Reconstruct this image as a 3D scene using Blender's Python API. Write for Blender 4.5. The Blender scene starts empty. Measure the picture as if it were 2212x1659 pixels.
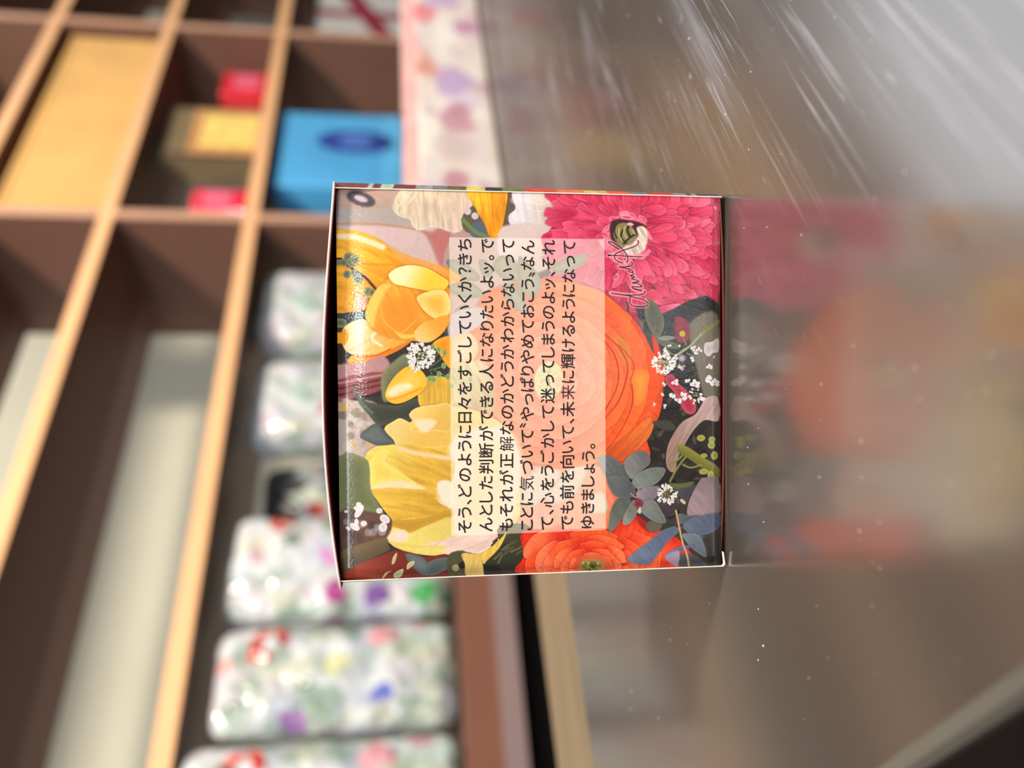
import bpy, bmesh, math, random
import numpy as np
from mathutils import Vector, Matrix

# ------------------------------------------------------------------ camera (held on its side, close to the box), world, lights, exposure
SC = bpy.context.scene
COL = SC.collection
FPX = 1767.                                    # focal length in pixels of the 2212 px wide frame
TH = math.atan(256/FPX)
EYE = 1.02                                     # height of the lens above the floor
cF = Vector((0, math.cos(TH), -math.sin(TH))); cR = Vector((0, -math.sin(TH), -math.cos(TH))); cU = Vector((1, 0, 0))
cam_d = bpy.data.cameras.new('camera'); cam = bpy.data.objects.new('camera', cam_d); COL.objects.link(cam)
cam_d.sensor_width = 36; cam_d.sensor_fit = 'HORIZONTAL'; cam_d.lens = FPX/2212*36
cam_d.clip_start = .005; cam_d.clip_end = 50
m = Matrix((cR, cU, -cF)).transposed().to_4x4(); m.translation = Vector((0, 0, EYE))
cam.matrix_world = m
cam_d.dof.use_dof = True; cam_d.dof.focus_distance = .1742; cam_d.dof.aperture_fstop = cam_d.lens/3.6
SC.camera = cam
SC.view_settings.view_transform = 'Standard'; SC.view_settings.look = 'None'
SC.view_settings.exposure = 0.0; SC.view_settings.gamma = 1.0; SC.view_settings.use_curve_mapping = False

world = bpy.data.worlds.new('world'); SC.world = world; world.use_nodes = True
bg = world.node_tree.nodes['Background']; bg.inputs['Color'].default_value = (.80, .84, .92, 1); bg.inputs['Strength'].default_value = .25

def area(name, loc, aim, size, size_y, energy, color):
    d = bpy.data.lights.new(name, 'AREA'); d.shape = 'RECTANGLE'; d.size = size; d.size_y = size_y; d.energy = energy; d.color = color
    o = bpy.data.objects.new(name, d); COL.objects.link(o); o.location = loc
    o.rotation_euler = (Vector(aim)-Vector(loc)).to_track_quat('-Z', 'Y').to_euler(); return o
# shop spotlight over the shelf, to the right and behind the camera
area('shelf_spotlight', (.75, -.25, 2.75), (.1, 1.5, 1.2), .25, .25, 88, (1.0, .86, .70))
# added fill above and behind the camera, brightening the box front
area('counter_fill', (-.30, -1.05, 1.92), (0, .2, 1.0), .7, .5, 15.5, (.97, .97, 1.0))
# narrow ceiling lamp far behind the camera: sheen on the lacquered card
area('strip_lamp', (.25, -3.0, 2.09), (0, .17, 1.02), .26, .10, 20, (.80, .93, 1.0))
# cool ceiling panel beyond the counter, mirrored in the metal
area('ceiling_panel', (1.25, 1.75, 2.85), (.10, .20, .95), 2.3, 1.7, 14.5, (.80, .89, 1.0)).data.shape = 'ELLIPSE'
# added hidden lamp, brightens the wall behind the open shelf from below
area('wall_fill', tuple(Vector((.333, 1.666, .66))+Vector((.7784, .6278, 0))*-.2+Vector((-.6278, .7784, 0))*.62), tuple(Vector((.333, 1.666, 1.20))+Vector((.7784, .6278, 0))*-.2+Vector((-.6278, .7784, 0))*.95), 3.6, .12, 7.5, (1.0, .97, .90))
# ------------------------------------------------------------------ printed artwork (numpy painter)
_rng = np.random.default_rng(7)
_NO = _rng.random((256, 256)).astype(np.float32)
def vnoise(x, y):
    x = np.asarray(x, np.float32); y = np.asarray(y, np.float32)
    xi = np.floor(x).astype(np.int32); yi = np.floor(y).astype(np.int32)
    fx = x-xi; fy = y-yi; fx = fx*fx*(3-2*fx); fy = fy*fy*(3-2*fy)
    a = _NO[yi & 255, xi & 255]; b = _NO[yi & 255, (xi+1) & 255]
    c = _NO[(yi+1) & 255, xi & 255]; d = _NO[(yi+1) & 255, (xi+1) & 255]
    return (a*(1-fx)+b*fx)*(1-fy)+(c*(1-fx)+d*fx)*fy
def smooth_poly(p, n=4):
    p = np.asarray(p, float)
    if len(p) < 4: n = max(n, 5)
    q = []
    N = len(p)
    for i in range(N):
        a, b, c, d = p[i-1], p[i], p[(i+1) % N], p[(i+2) % N]
        for k in range(n):
            t = k/n
            q.append(.5*((2*b)+(c-a)*t+(2*a-5*b+4*c-d)*t*t+(3*b-a-3*c+d)*t**3))
    return np.array(q)
class Canvas:
    def __init__(s, w, h, col=(60, 55, 48)):
        s.w, s.h = w, h
        s.c = np.ones((h, w, 3), np.float32)*np.array(col, np.float32)
    def box(s, p, m):
        x0 = max(0, int(p[:, 0].min()-m)); x1 = min(s.w, int(p[:, 0].max()+m)+1)
        y0 = max(0, int(p[:, 1].min()-m)); y1 = min(s.h, int(p[:, 1].max()+m)+1)
        return x0, y0, x1, y1
    def sdf(s, p, bb, closed=True):
        x0, y0, x1, y1 = bb
        X = np.arange(x0, x1, dtype=np.float32)[None, :]+.5; Y = np.arange(y0, y1, dtype=np.float32)[:, None]+.5
        d2 = np.full((y1-y0, x1-x0), 1e9, np.float32); ins = np.zeros(d2.shape, bool)
        n = len(p)
        for i in range(n if closed else n-1):
            ax, ay = p[i]; bx, by = p[(i+1) % n]
            dx, dy = bx-ax, by-ay
            L = dx*dx+dy*dy+1e-9
            t = np.clip(((X-ax)*dx+(Y-ay)*dy)/L, 0, 1)
            np.minimum(d2, (X-ax-t*dx)**2+(Y-ay-t*dy)**2, out=d2)
            if closed and ay != by:
                c = ((Y > ay) != (Y > by)) & (X < dx*(Y-ay)/(by-ay)+ax)
                ins ^= c
        d = np.sqrt(d2)
        return np.where(ins, d, -d) if closed else d
    def shape(s, p, c1, c2=None, g=None, soft=1.2, rim=None, sh=None, st=None, sm=4, al=1.):
        """p outline; c1->c2 gradient along g=(x0,y0,x1,y1) or g=depth; rim=(colour,width,amount); sh=(width,amount) cast
        dark edge of the picture's own overlap; st=(angle,amount,period) petal grain"""
        p = smooth_poly(p, sm) if sm > 1 else np.asarray(p, float)
        m = max(soft*2, (sh[0]*2 if sh else 0))+2
        bb = s.box(p, m)
        x0, y0, x1, y1 = bb
        if x1-x0 < 2 or y1-y0 < 2: return
        d = s.sdf(p, bb)
        R = s.c[y0:y1, x0:x1]
        if sh:
            k = np.clip(1+d/sh[0], 0, 1)*(d < 0)*sh[1]
            R *= (1-k*k*1.)[..., None]
        X = np.arange(x0, x1, dtype=np.float32)[None, :]; Y = np.arange(y0, y1, dtype=np.float32)[:, None]
        c1 = np.array(c1, np.float32); col = np.broadcast_to(c1, R.shape).copy()
        if c2 is not None:
            if isinstance(g, (int, float)): t = np.clip(d/g, 0, 1)
            else:
                gx, gy = g[2]-g[0], g[3]-g[1]
                t = np.clip(((X-g[0])*gx+(Y-g[1])*gy)/(gx*gx+gy*gy), 0, 1)
            t = t*t*(3-2*t)
            col = col*(1-t[..., None])+np.array(c2, np.float32)*t[..., None]
        if st:
            a = math.radians(st[0]); ca, sa = math.cos(a), math.sin(a)
            al_ = X*ca+Y*sa; ac = -X*sa+Y*ca
            nz = vnoise(al_/(st[2]*7)+31, ac/st[2]+7)*.65+vnoise(al_/(st[2]*3)+3, ac/(st[2]*.45)+77)*.35-.5
            col = col*(1+nz[..., None]*st[1]*2.6)
        if rim:
            k = np.clip(1-np.abs(d-rim[1]*.4)/rim[1], 0, 1)*rim[2]
            col = col*(1-k[..., None])+np.array(rim[0], np.float32)*k[..., None]
        a = np.clip(d/soft+.5, 0, 1)*al
        R[:] = R*(1-a[..., None])+col*a[..., None]
    def line(s, p, w, c, soft=1., w2=None, al=1., sm=4):
        p = np.asarray(p, float)
        if sm > 1 and len(p) > 2:
            q = []
            for i in range(len(p)-1):
                a, b, c_, d = p[max(i-1, 0)], p[i], p[i+1], p[min(i+2, len(p)-1)]
                for k in range(sm):
                    t = k/sm; q.append(.5*((2*b)+(c_-a)*t+(2*a-5*b+4*c_-d)*t*t+(3*b-a-3*c_+d)*t**3))
            p = np.array(q+[p[-1]])
        bb = s.box(p, w+soft+2); x0, y0, x1, y1 = bb
        if x1-x0 < 2 or y1-y0 < 2: return
        d = s.sdf(p, bb, False)
        a = np.clip((w/2-d)/soft+.5, 0, 1)*al
        R = s.c[y0:y1, x0:x1]; R[:] = R*(1-a[..., None])+np.array(c, np.float32)*a[..., None]
    def dot(s, x, y, r, c, c2=None, ry=None, ang=0, soft=1.2, **k):
        ry = ry or r; t = np.linspace(0, 2*math.pi, 14, endpoint=False); a = math.radians(ang)
        px = np.cos(t)*r; py = np.sin(t)*ry
        P = np.stack([x+px*math.cos(a)-py*math.sin(a), y+px*math.sin(a)+py*math.cos(a)], 1)
        s.shape(P, c, c2, min(r, ry)*.8 if c2 is not None else None, soft=soft, sm=1, **k)
    def grain(s, amt=.03):
        X = np.arange(s.w)[None, :]; Y = np.arange(s.h)[:, None]
        n = vnoise(X/2.2, Y/2.2)*.5+vnoise(X/9., Y/9.)*.5-.5
        s.c *= (1+n*amt*2)[..., None]

def lerp(a, b, t): return tuple(x+(y-x)*t for x, y in zip(a, b))

def paint_front(CW, CH, MAP):
    """flower photograph printed on the front panel. MAP turns a point of the artwork into canvas pixels"""
    C = Canvas(CW, CH, (52, 46, 40))
    ORG = {0: (0, 0, 1), 1: (700, 380, 5.027), 2: (1120, 380, 4.608), 3: (700, 680, 5.027), 4: (1120, 680, 4.608),
           5: (700, 960, 5.027), 6: (1120, 940, 4.608), 7: (1300, 400, 7.9), 8: (1300, 600, 7.9)}
    SC = CH/880.
    def T(k, pts):
        ox, oy, z = ORG[k]
        return [MAP(ox+x/z, oy+y/z) for x, y in pts]
    def S(k, pts, c1, c2=None, g=None, soft=1.5, rim=None, sh=None, st=None, sm=4, al=1.):
        if g is not None and not isinstance(g, (int, float)):
            q = T(k, [(g[0], g[1]), (g[2], g[3])]); g = (*q[0], *q[1])
        elif g is not None: g = g*SC
        C.shape(T(k, pts), c1, c2, g, soft*SC, (rim[0], rim[1]*SC, rim[2]) if rim else None,
                (sh[0]*SC, sh[1]) if sh else None, st, sm, al)
    def Ln(k, pts, w, c, **kw): C.line(T(k, pts), w*SC, c, **kw)
    def D(k, x, y, r, c, c2=None, ry=None, ang=0, **kw):
        q = T(k, [(x, y)])[0]; z = ORG[k][2]
        C.dot(q[0], q[1], r/z*SC, c, c2, ry/z*SC if ry else None, ang, **kw)
    rnd = random.Random(3)
    S(0, [(1090, 960), (1330, 960), (1330, 1180), (1080, 1180), (1060, 1060)], (224, 138, 104), (236, 122, 84), (1090, 1000, 1310, 1150), soft=3, st=(70, .1, 12))
    for P in ([(1110, 1080), (1150, 1020), (1200, 1000), (1210, 1040), (1160, 1090)], [(1180, 1070), (1230, 1010), (1270, 1000), (1250, 1060), (1200, 1090)], [(1270, 1080), (1300, 1060), (1315, 1100), (1285, 1110)]):
        S(0, P, (190, 160, 130), (206, 186, 160), 10, soft=3)
    # ---- table top, upper left
    S(1, [(60, 100), (1560, 120), (1650, 450), (1500, 800), (1350, 1000), (1150, 1050), (60, 700)], (182, 152, 140), (200, 172, 165), (600, 150, 700, 700), soft=4)
    S(1, [(100, 320), (900, 330), (1000, 560), (600, 520), (100, 500)], (172, 158, 150), soft=12)
    Ln(1, [(130, 505), (600, 520), (980, 575)], 5, (178, 138, 112), soft=6)
    Ln(1, [(130, 150), (400, 140), (700, 260), (560, 330), (130, 300)], 8, (180, 145, 122), soft=12, al=.6)
    S(1, [(130, 540), (800, 560), (1000, 620), (900, 780), (600, 700), (300, 590), (130, 580)], (206, 176, 172), soft=6)
    D(1, 400, 240, 160, (86, 74, 80), ry=78, ang=18, soft=9)
    D(1, 400, 240, 75, (188, 172, 188), ry=32, ang=18, soft=8)
    S(1, [(990, 560), (1150, 600), (1260, 560), (1400, 640), (1380, 1000), (1250, 960), (1180, 800), (1100, 640)], (172, 124, 116), (180, 106, 100), 12, soft=7)
    S(1, [(1380, 640), (2200, 640), (2200, 1659), (1380, 1659)], (176, 140, 132), soft=3)
    # cream petal
    S(1, [(745, 330), (860, 140), (1250, 130), (1570, 150), (1610, 300), (1550, 430), (1490, 590), (1380, 605), (1240, 560), (1140, 560), (1040, 590), (960, 545), (930, 470), (810, 430)],
      (214, 194, 164), (206, 182, 160), (800, 200, 1500, 500), soft=2.5, st=(85, .10, 9), rim=((222, 206, 190), 5, .5))
    for a in ((800, 330, 960, 160), (830, 400, 1010, 180)): Ln(1, [(a[0], a[1]), (a[2], a[3])], 4, (226, 206, 178), soft=4, al=.8)
    # dark gap and orange petal
    S(1, [(1960, 150), (2130, 200), (2120, 420), (2060, 520), (2110, 660), (1800, 660), (1540, 600), (1500, 450), (1600, 330)], (96, 82, 66), soft=3)
    for x, y, r in ((1640, 430, 40), (1560, 380, 40), (1950, 620, 35), (2060, 260, 40), (2030, 480, 26)): D(1, x, y, r, rnd.choice([(200, 180, 180), (150, 120, 130)]), soft=3)
    S(1, [(1580, 560), (1700, 480), (1790, 650), (1620, 660)], (84, 94, 110), soft=2)
    Ln(1, [(1510, 470), (1640, 600), (1760, 650)], 9, (104, 122, 72), soft=3)
    S(1, [(1550, 145), (1780, 140), (1985, 150), (1965, 420), (1935, 560), (1905, 665), (1800, 655), (1740, 520), (1650, 360)], (243, 172, 46), (226, 138, 24), (1650, 200, 1900, 500), st=(80, .16, 8), sh=(4, .4))
    Ln(1, [(1820, 200), (1850, 600)], 4, (206, 112, 14), soft=3, al=.6)
    # white ruffled petal
    S(2, [(-40, 150), (200, 145), (560, 165), (440, 300), (390, 400), (310, 540), (260, 640), (60, 640), (-60, 520), (-100, 400), (-30, 320), (-60, 220)], (212, 206, 210), (202, 178, 158), (0, 330, 380, 360), st=(80, .06, 12), soft=2.5)
    for yy in (230, 300, 420): Ln(2, [(40, yy), (220, yy+50), (390, yy-20)], 2.5, (232, 222, 214), soft=3, al=.5)
    S(2, [(-160, 500), (440, 500), (460, 700), (330, 900), (60, 980), (-160, 900)], (208, 186, 180), (190, 160, 150), (0, 560, 300, 900), soft=6)
    # ---- pink ranunculus
    S(2, [(570, 160), (1990, 190), (2000, 1200), (1960, 1340), (1900, 1440), (1700, 1430), (1600, 1500), (1440, 1430), (1260, 1320), (1060, 1240), (860, 1170), (700, 1160), (450, 1100), (230, 650), (310, 540), (390, 400), (440, 300)],
      (196, 40, 76), (212, 66, 98), 60, soft=3, st=(20, .18, 10))
    cx, cy = 1352, 492
    pk = [(166, 24, 56), (200, 44, 78), (222, 78, 108), (236, 120, 148)]
    for ring, (rr, n, L, W) in enumerate(((212, 34, 62, 17), (186, 32, 60, 17), (160, 28, 62, 17), (134, 26, 60, 16), (108, 22, 54, 15), (82, 18, 46, 12), (58, 14, 32, 10))):
        for i in range(n):
            a = (i+rnd.random()*.7)/n*2*math.pi+ring
            R = rr*(1+rnd.uniform(-.12, .12)); ex = 1.0
            x, y = cx+math.cos(a)*R*.98, cy+math.sin(a)*R*1.0
            if x < 1196 or x > 1580: continue
            if y < 400 or (y-cy) > 238: continue
            if x < 1300 and y > 640: continue
            tw = a+rnd.uniform(-.5, .5); ux, uy = math.cos(tw), math.sin(tw); vx, vy = -uy, ux
            l, w = L*rnd.uniform(.7, 1.15), W*rnd.uniform(.6, 1.3); b = rnd.uniform(-.5, .5)*w
            P = [(x-ux*l*.7, y-uy*l*.7), (x-ux*l*.2+vx*w*.7, y-uy*l*.2+vy*w*.7), (x+ux*l*.35+vx*(w+b), y+uy*l*.35+vy*(w+b)),
                 (x+ux*l*.52+vx*w*.5, y+uy*l*.52+vy*w*.5), (x+ux*l*.42+vx*b*.4, y+uy*l*.42+vy*b*.4), (x+ux*l*.55-vx*w*.4, y+uy*l*.55-vy*w*.4),
                 (x+ux*l*.25-vx*w, y+uy*l*.25-vy*w), (x-ux*l*.3-vx*w*.6, y-uy*l*.3-vy*w*.6)]
            c = lerp(pk[0], pk[2], rnd.random()); tip = lerp(pk[1], pk[3], rnd.random()*(.9 if y < cy+60 else .75))
            S(0, P, pk[0] if rnd.random() < .4 else lerp(pk[0], pk[1], .7), lerp(c, tip, .5), (x-ux*l*.7, y-uy*l*.7, x+ux*l*.5, y+uy*l*.5), soft=1.6,
              rim=(lerp(tip, (242, 168, 190), .3), 3.0, .32), sh=(6, .38), st=(math.degrees(tw), .10, 6), al=.93)
    # long curling petals of the right and lower rim, outermost first
    long_ = []
    for k in range(150):
        a = rnd.uniform(-1.25, 1.75); R = rnd.uniform(75, 215); long_.append((R, a))
    for R, a in sorted(long_, reverse=True):
        x, y = cx+math.cos(a)*R, cy+math.sin(a)*R
        if x > 1556 or y < 408 or y > 715 or (y > 640 and x < 1400): continue
        tw = a+rnd.uniform(-.55, .55); ux, uy = math.cos(tw), math.sin(tw); vx, vy = -uy, ux
        l = rnd.uniform(26, 46); w = rnd.uniform(7, 15); b = rnd.uniform(-12, 12)
        P = [(x-ux*l, y-uy*l), (x-ux*l*.3+vx*(w*.7+b*.5), y-uy*l*.3+vy*(w*.7+b*.5)), (x+ux*l*.4+vx*(w+b), y+uy*l*.4+vy*(w+b)), (x+ux*l*.9+vx*(b+w*.3), y+uy*l*.9+vy*(b+w*.3)),
             (x+ux*l*.8+vx*(b-w*.5), y+uy*l*.8+vy*(b-w*.5)), (x+ux*l*.3+vx*(b*.8-w), y+uy*l*.3+vy*(b*.8-w)), (x-ux*l*.4+vx*(b*.3-w*.6), y-uy*l*.4+vy*(b*.3-w*.6))]
        c0 = lerp(pk[0], pk[1], rnd.random()); c1 = lerp(lerp(pk[1], pk[2], rnd.random()), pk[3], rnd.random()**2*.8)
        if y > 600: c0 = lerp(c0, (110, 14, 40), .4); c1 = lerp(c1, pk[0], .15)
        S(0, P, c0, c1, (x-ux*l, y-uy*l, x+ux*l*.8, y+uy*l*.8), soft=2.0, rim=(lerp(c1, (240, 160, 184), .4), 2.6, .35), sh=(6, .42), st=(math.degrees(tw), .10, 5))
    for P, c, d in (([(880, 380), (1100, 350), (1300, 350), (1200, 400), (1000, 460)], (226, 98, 126), (180, 40, 64)),
                    ([(980, 500), (1180, 450), (1340, 440), (1340, 480), (1220, 560), (1150, 640), (1070, 660), (1030, 580)], (200, 56, 90), (228, 120, 150)),
                    ([(1060, 640), (1180, 560), (1400, 560), (1480, 660), (1330, 740), (1240, 700)], (150, 26, 48), (176, 34, 62)),
                    ([(1400, 200), (1560, 200), (1640, 320), (1640, 420), (1500, 340)], (180, 40, 66), (228, 120, 152)),
                    ([(1640, 250), (1800, 290), (1930, 420), (1940, 560), (1820, 540), (1700, 400)], (170, 50, 84), (206, 110, 140)),
                    ([(1480, 640), (1620, 640), (1720, 700), (1640, 730), (1560, 700)], (208, 66, 96), (200, 60, 90)),
                    ([(860, 120), (930, 170), (890, 210), (850, 170)], (80, 10, 30), (90, 10, 30)),
                    ([(900, 200), (1060, 320), (900, 370), (740, 310), (800, 220)], (210, 66, 96), (190, 44, 72))):
        S(8, P, c, d, (P[0][0], P[0][1], P[3][0], P[3][1]), soft=1.6, rim=((236, 150, 175), 1.8, .35), sh=(5, .4))
    S(8, [(560, 500), (740, 480), (760, 640), (900, 900), (1000, 980), (1070, 900), (1180, 700), (1320, 760), (1240, 920), (1000, 1040), (860, 1000), (720, 720)], (38, 20, 24), soft=4)
    S(8, [(1260, 780), (1480, 700), (1700, 760), (1780, 720), (1700, 900), (1500, 1060), (1400, 1120), (1260, 1080)], (74, 28, 34), soft=6)
    # centre
    for i in range(44):
        a = rnd.uniform(0, 6.28); rr = rnd.uniform(.75, 1.25); x, y = 440+math.cos(a)*330*rr, 900+math.sin(a)*380*rr
        D(7, x, y, rnd.uniform(60, 130), lerp((232, 130, 165), (220, 190, 176), rnd.random()*(1 if math.cos(a) > -.2 else .5)), lerp(pk[1], pk[3], rnd.random()), ry=rnd.uniform(26, 50), ang=math.degrees(a)+90+rnd.uniform(-50, 50), soft=4, al=.85, sh=(5, .25))
    S(7, [(150, 640), (280, 570), (450, 590), (620, 620), (770, 700), (700, 760), (660, 900), (560, 1040), (300, 1080), (160, 900)], (66, 30, 36), soft=4)
    S(7, [(210, 760), (300, 650), (420, 640), (520, 700), (600, 880), (480, 1000), (350, 1040), (220, 900)], (128, 118, 72), soft=3)
    S(7, [(600, 720), (720, 700), (790, 850), (740, 1080), (600, 1180), (420, 1160), (360, 1060), (520, 980), (620, 860)], (206, 192, 170), (196, 168, 160), 20, soft=4, st=(60, .2, 6))
    for p, w in (([(360, 760), (330, 880), (420, 980)], 4), ([(470, 680), (440, 760), (480, 860)], 5), ([(230, 700), (220, 800), (260, 900)], 3), ([(560, 840), (470, 900), (380, 990)], 4)): Ln(7, p, w, (40, 32, 24), soft=2)
    for p in ([(400, 700), (380, 800), (430, 900)], [(300, 720), (300, 850), (350, 940)], [(520, 760), (560, 820)]): Ln(7, p, 3, (176, 166, 116), soft=2)
    S(7, [(430, 650), (500, 630), (550, 670), (480, 690)], (220, 160, 170), soft=2)
    # ---- greens and twig background right of the orange bloom
    S(4, [(1180, 0), (1400, 0), (1990, -120), (2010, 1300), (1990, 1659), (1000, 1659), (1100, 1440), (1300, 1250), (1450, 800), (1400, 300)], (22, 18, 18), (34, 28, 24), (1400, 300, 1900, 900), soft=4)
    for _ in range(230):
        x, y = rnd.uniform(1380, 1558), rnd.uniform(690, 1240)
        c = rnd.choice([(14, 12, 12), (66, 60, 46), (86, 80, 60), (52, 40, 44), (96, 84, 84), (44, 48, 44), (10, 8, 8), (80, 60, 56)])
        D(0, x, y, rnd.uniform(4, 15), c, ry=rnd.uniform(2, 7), ang=rnd.uniform(0, 180), soft=2.5, al=.6)
    S(4, [(1700, 80), (1990, 0), (1995, 820), (1860, 820), (1780, 560), (1720, 300)], (104, 96, 82), soft=8)
    S(4, [(1560, 20), (1680, 60), (1700, 240), (1580, 260)], (120, 20, 40), soft=5)
    # ---- green button, orange bloom
    ox, oy = 1192, 812
    Q = [(1040, 640), (1140, 606), (1220, 602), (1300, 632), (1362, 680), (1402, 740), (1420, 800), (1433, 840), (1424, 900), (1398, 942), (1405, 985), (1370, 996), (1300, 1004), (1200, 990), (1110, 950), (1066, 860), (1040, 740)]
    S(0, Q, (208, 66, 28), (238, 100, 38), 40, soft=1.8, sh=(8, .6), st=(40, .1, 9))
    S(4, [(1330, 200), (1400, 300), (1450, 560), (1450, 700), (1390, 760), (1300, 900), (1360, 560)], (198, 44, 22), (214, 74, 30), (1350, 200, 1400, 700), soft=1.6)
    pal = [(196, 48, 18), (226, 76, 28), (240, 104, 40), (246, 138, 72)]
    for ring, (rr, n, W) in enumerate(((222, 5, 190), (206, 5, 180), (188, 5, 170), (170, 5, 150), (150, 5, 140), (132, 5, 120), (114, 5, 100), (96, 5, 84), (78, 5, 68), (60, 5, 54))):
        for i in range(n):
            a = (i+.5*(ring % 2)+rnd.uniform(-.12, .12))/n*2*math.pi
            P = []
            for k in range(9):
                t = -1+k/4; aa = a+t*W/rr*.72; r = rr*(1.0+rnd.uniform(-.012, .012))-15*t*t
                P.append((ox+math.cos(aa)*r*1.05, oy+math.sin(aa)*r*.92))
            for k in range(5):
                t = 1-k/2; aa = a+t*W/rr*.5; r = rr*.55
                P.append((ox+math.cos(aa)*r*1.05, oy+math.sin(aa)*r*.92))
            xm, ym = ox+math.cos(a)*rr*1.08, oy+math.sin(a)*rr*.95; xi, yi = ox+math.cos(a)*rr*.62, oy+math.sin(a)*rr*.62
            f_ = ring/12.; S(0, P, lerp(lerp(pal[0], pal[1], rnd.random()), (232, 110, 84), f_), lerp(lerp(pal[1], pal[2], rnd.random()), (244, 150, 120), f_), (xi, yi, xm, ym), soft=1.3, rim=(lerp(pal[2], pal[3], rnd.random()), 2.2, .35), sh=(6, .30), st=(math.degrees(a), .08, 8), al=.94)
    S(4, [(960, 230), (1050, 245), (1112, 340), (1112, 470), (1070, 480), (1000, 380)], (206, 132, 50), (196, 112, 40), 8, soft=2)
    S(4, [(1120, 560), (1290, 560), (1290, 720), (1250, 840), (1180, 905), (1150, 850), (1140, 700)], (226, 116, 38), (232, 140, 54), 18, soft=1.6, rim=((240, 160, 90), 1.5, .5), sh=(4, .3))
    for p, w in (([(865, 190), (1000, 320), (1090, 500), (1060, 700), (990, 880), (868, 1030)], 2.6), ([(865, 260), (960, 400), (1000, 600), (960, 780), (870, 940)], 2.2), ([(868, 1350), (960, 1250), (1080, 1050), (1140, 860), (1130, 700)], 2.4), ([(1000, 300), (1150, 480), (1120, 640)], 1.6)):
        Ln(4, p, w*1.6, (176, 34, 16), soft=2, al=.75); Ln(4, [(x+12, y-4) for x, y in p], w, (250, 120, 60), soft=1.5, al=.7)
    S(4, [(1140, 1150), (1290, 1020), (1350, 1080), (1300, 1220), (1180, 1350), (1060, 1450), (930, 1440), (880, 1350), (1000, 1260)], (212, 104, 44), (186, 74, 28), (1280, 1080, 950, 1400), soft=1.6, sh=(5, .5), st=(130, .1, 8))
    # yellow-green eye under the caption panel
    D(4, 300, 650, 150, (196, 196, 120), (180, 186, 110), ry=200, ang=8, soft=4)
    for a in range(6): D(4, 300+60*math.cos(a), 640+110*math.sin(a), 60, (212, 205, 150), (170, 176, 100), ry=40, ang=a*50, soft=3)
    Ln(4, [(300, 560), (310, 700), (380, 780)], 3, (130, 100, 60), soft=3)
    S(4, [(380, 620), (430, 620), (440, 700), (360, 720)], (224, 160, 120), soft=4)
    # ---- leaves on the panel area (greyish green)
    for k, P in ((1, [(1325, 925), (1420, 900), (1560, 960), (1690, 1080), (1660, 1140), (1480, 1120), (1380, 1020)]),
                 (1, [(1290, 1215), (1380, 1160), (1520, 1140), (1650, 1180), (1740, 1290), (1560, 1330), (1400, 1280)]),
                 (1, [(1370, 1530), (1450, 1420), (1560, 1400), (1600, 1480), (1540, 1659), (1330, 1700), (1300, 1659)]),
                 (1, [(1680, 900), (1780, 930), (1840, 1060), (1740, 1100), (1690, 1000)]),
                 (1, [(1830, 960), (1920, 860), (2060, 900), (2130, 1010), (2120, 1140), (1980, 1130), (1880, 1060)]),
                 (1, [(1980, 1160), (2080, 1200), (2200, 1360), (2200, 1500), (2050, 1420), (1960, 1280)]),
                 (2, [(330, 920), (400, 840), (560, 790), (690, 780), (640, 880), (500, 950), (380, 970)]),
                 (2, [(0, 800), (90, 860), (190, 960), (230, 1090), (170, 1200), (60, 1180), (0, 1100)])):
        S(k, P, (104, 104, 82), (128, 126, 100), 14, soft=1.6, rim=((160, 156, 130), 1.5, .4), sh=(3, .2))
    S(3, [(1300, 0), (1370, 0), (1370, 300), (1300, 300), (1320, 150)], (60, 64, 78), soft=2)
    S(3, [(1370, 0), (1700, -80), (1760, 60), (1500, 220), (1370, 280)], (180, 162, 164), soft=4)
    S(3, [(1380, 560), (1700, 500), (1830, 700), (1830, 1050), (1600, 1000), (1380, 1010)], (196, 176, 110), (170, 146, 90), (1400, 600, 1700, 1000), soft=6, st=(60, .2, 10))
    S(3, [(1380, 280), (1560, 190), (1670, 300), (1640, 460), (1500, 540), (1370, 560)], (238, 176, 110), (244, 196, 150), 25, soft=2.5)
    # ---- freesias, upper left
    S(3, [(140, -60), (330, -80), (300, 120), (180, 160)], (58, 60, 58), soft=4)
    S(1, [(120, 600), (250, 580), (420, 610), (600, 680), (720, 770), (900, 860), (1200, 955), (1370, 1010), (1500, 1120), (1380, 1180), (1200, 1250), (900, 1280), (560, 1290), (450, 1440), (250, 1475), (165, 1450), (120, 1100)],
      (240, 170, 48), (232, 146, 34), (300, 650, 900, 1200), soft=2, st=(28, .10, 12), sh=(4, .3))
    Ln(1, [(150, 640), (300, 650), (440, 690), (640, 770)], 12, (240, 214, 170), soft=9)
    Ln(1, [(150, 588), (300, 585), (430, 620), (560, 690)], 3, (236, 176, 60), soft=3)
    S(1, [(740, 800), (1000, 890), (1250, 970), (1380, 1080), (1200, 1040), (900, 960)], (226, 160, 90), soft=7, al=.7)
    Ln(1, [(300, 950), (600, 960), (850, 960)], 5, (222, 132, 28), soft=8, al=.8)
    Ln(1, [(150, 860), (240, 950), (330, 1020), (450, 1100), (580, 1250)], 6, (92, 42, 40), soft=1.5)
    for x, y, r in ((270, 880, 62), (300, 930, 58), (330, 900, 50), (210, 930, 40), (350, 1080, 48), (370, 1120, 50), (250, 1060, 45), (320, 1040, 30), (480, 1250, 48), (450, 1330, 45), (520, 1260, 40), (190, 1590, 50)):
        D(1, x, y, r, (132, 134, 96), (92, 96, 70), soft=2)
    S(1, [(400, 1330), (470, 1300), (440, 1430), (360, 1440)], (226, 150, 110), soft=3)
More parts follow.
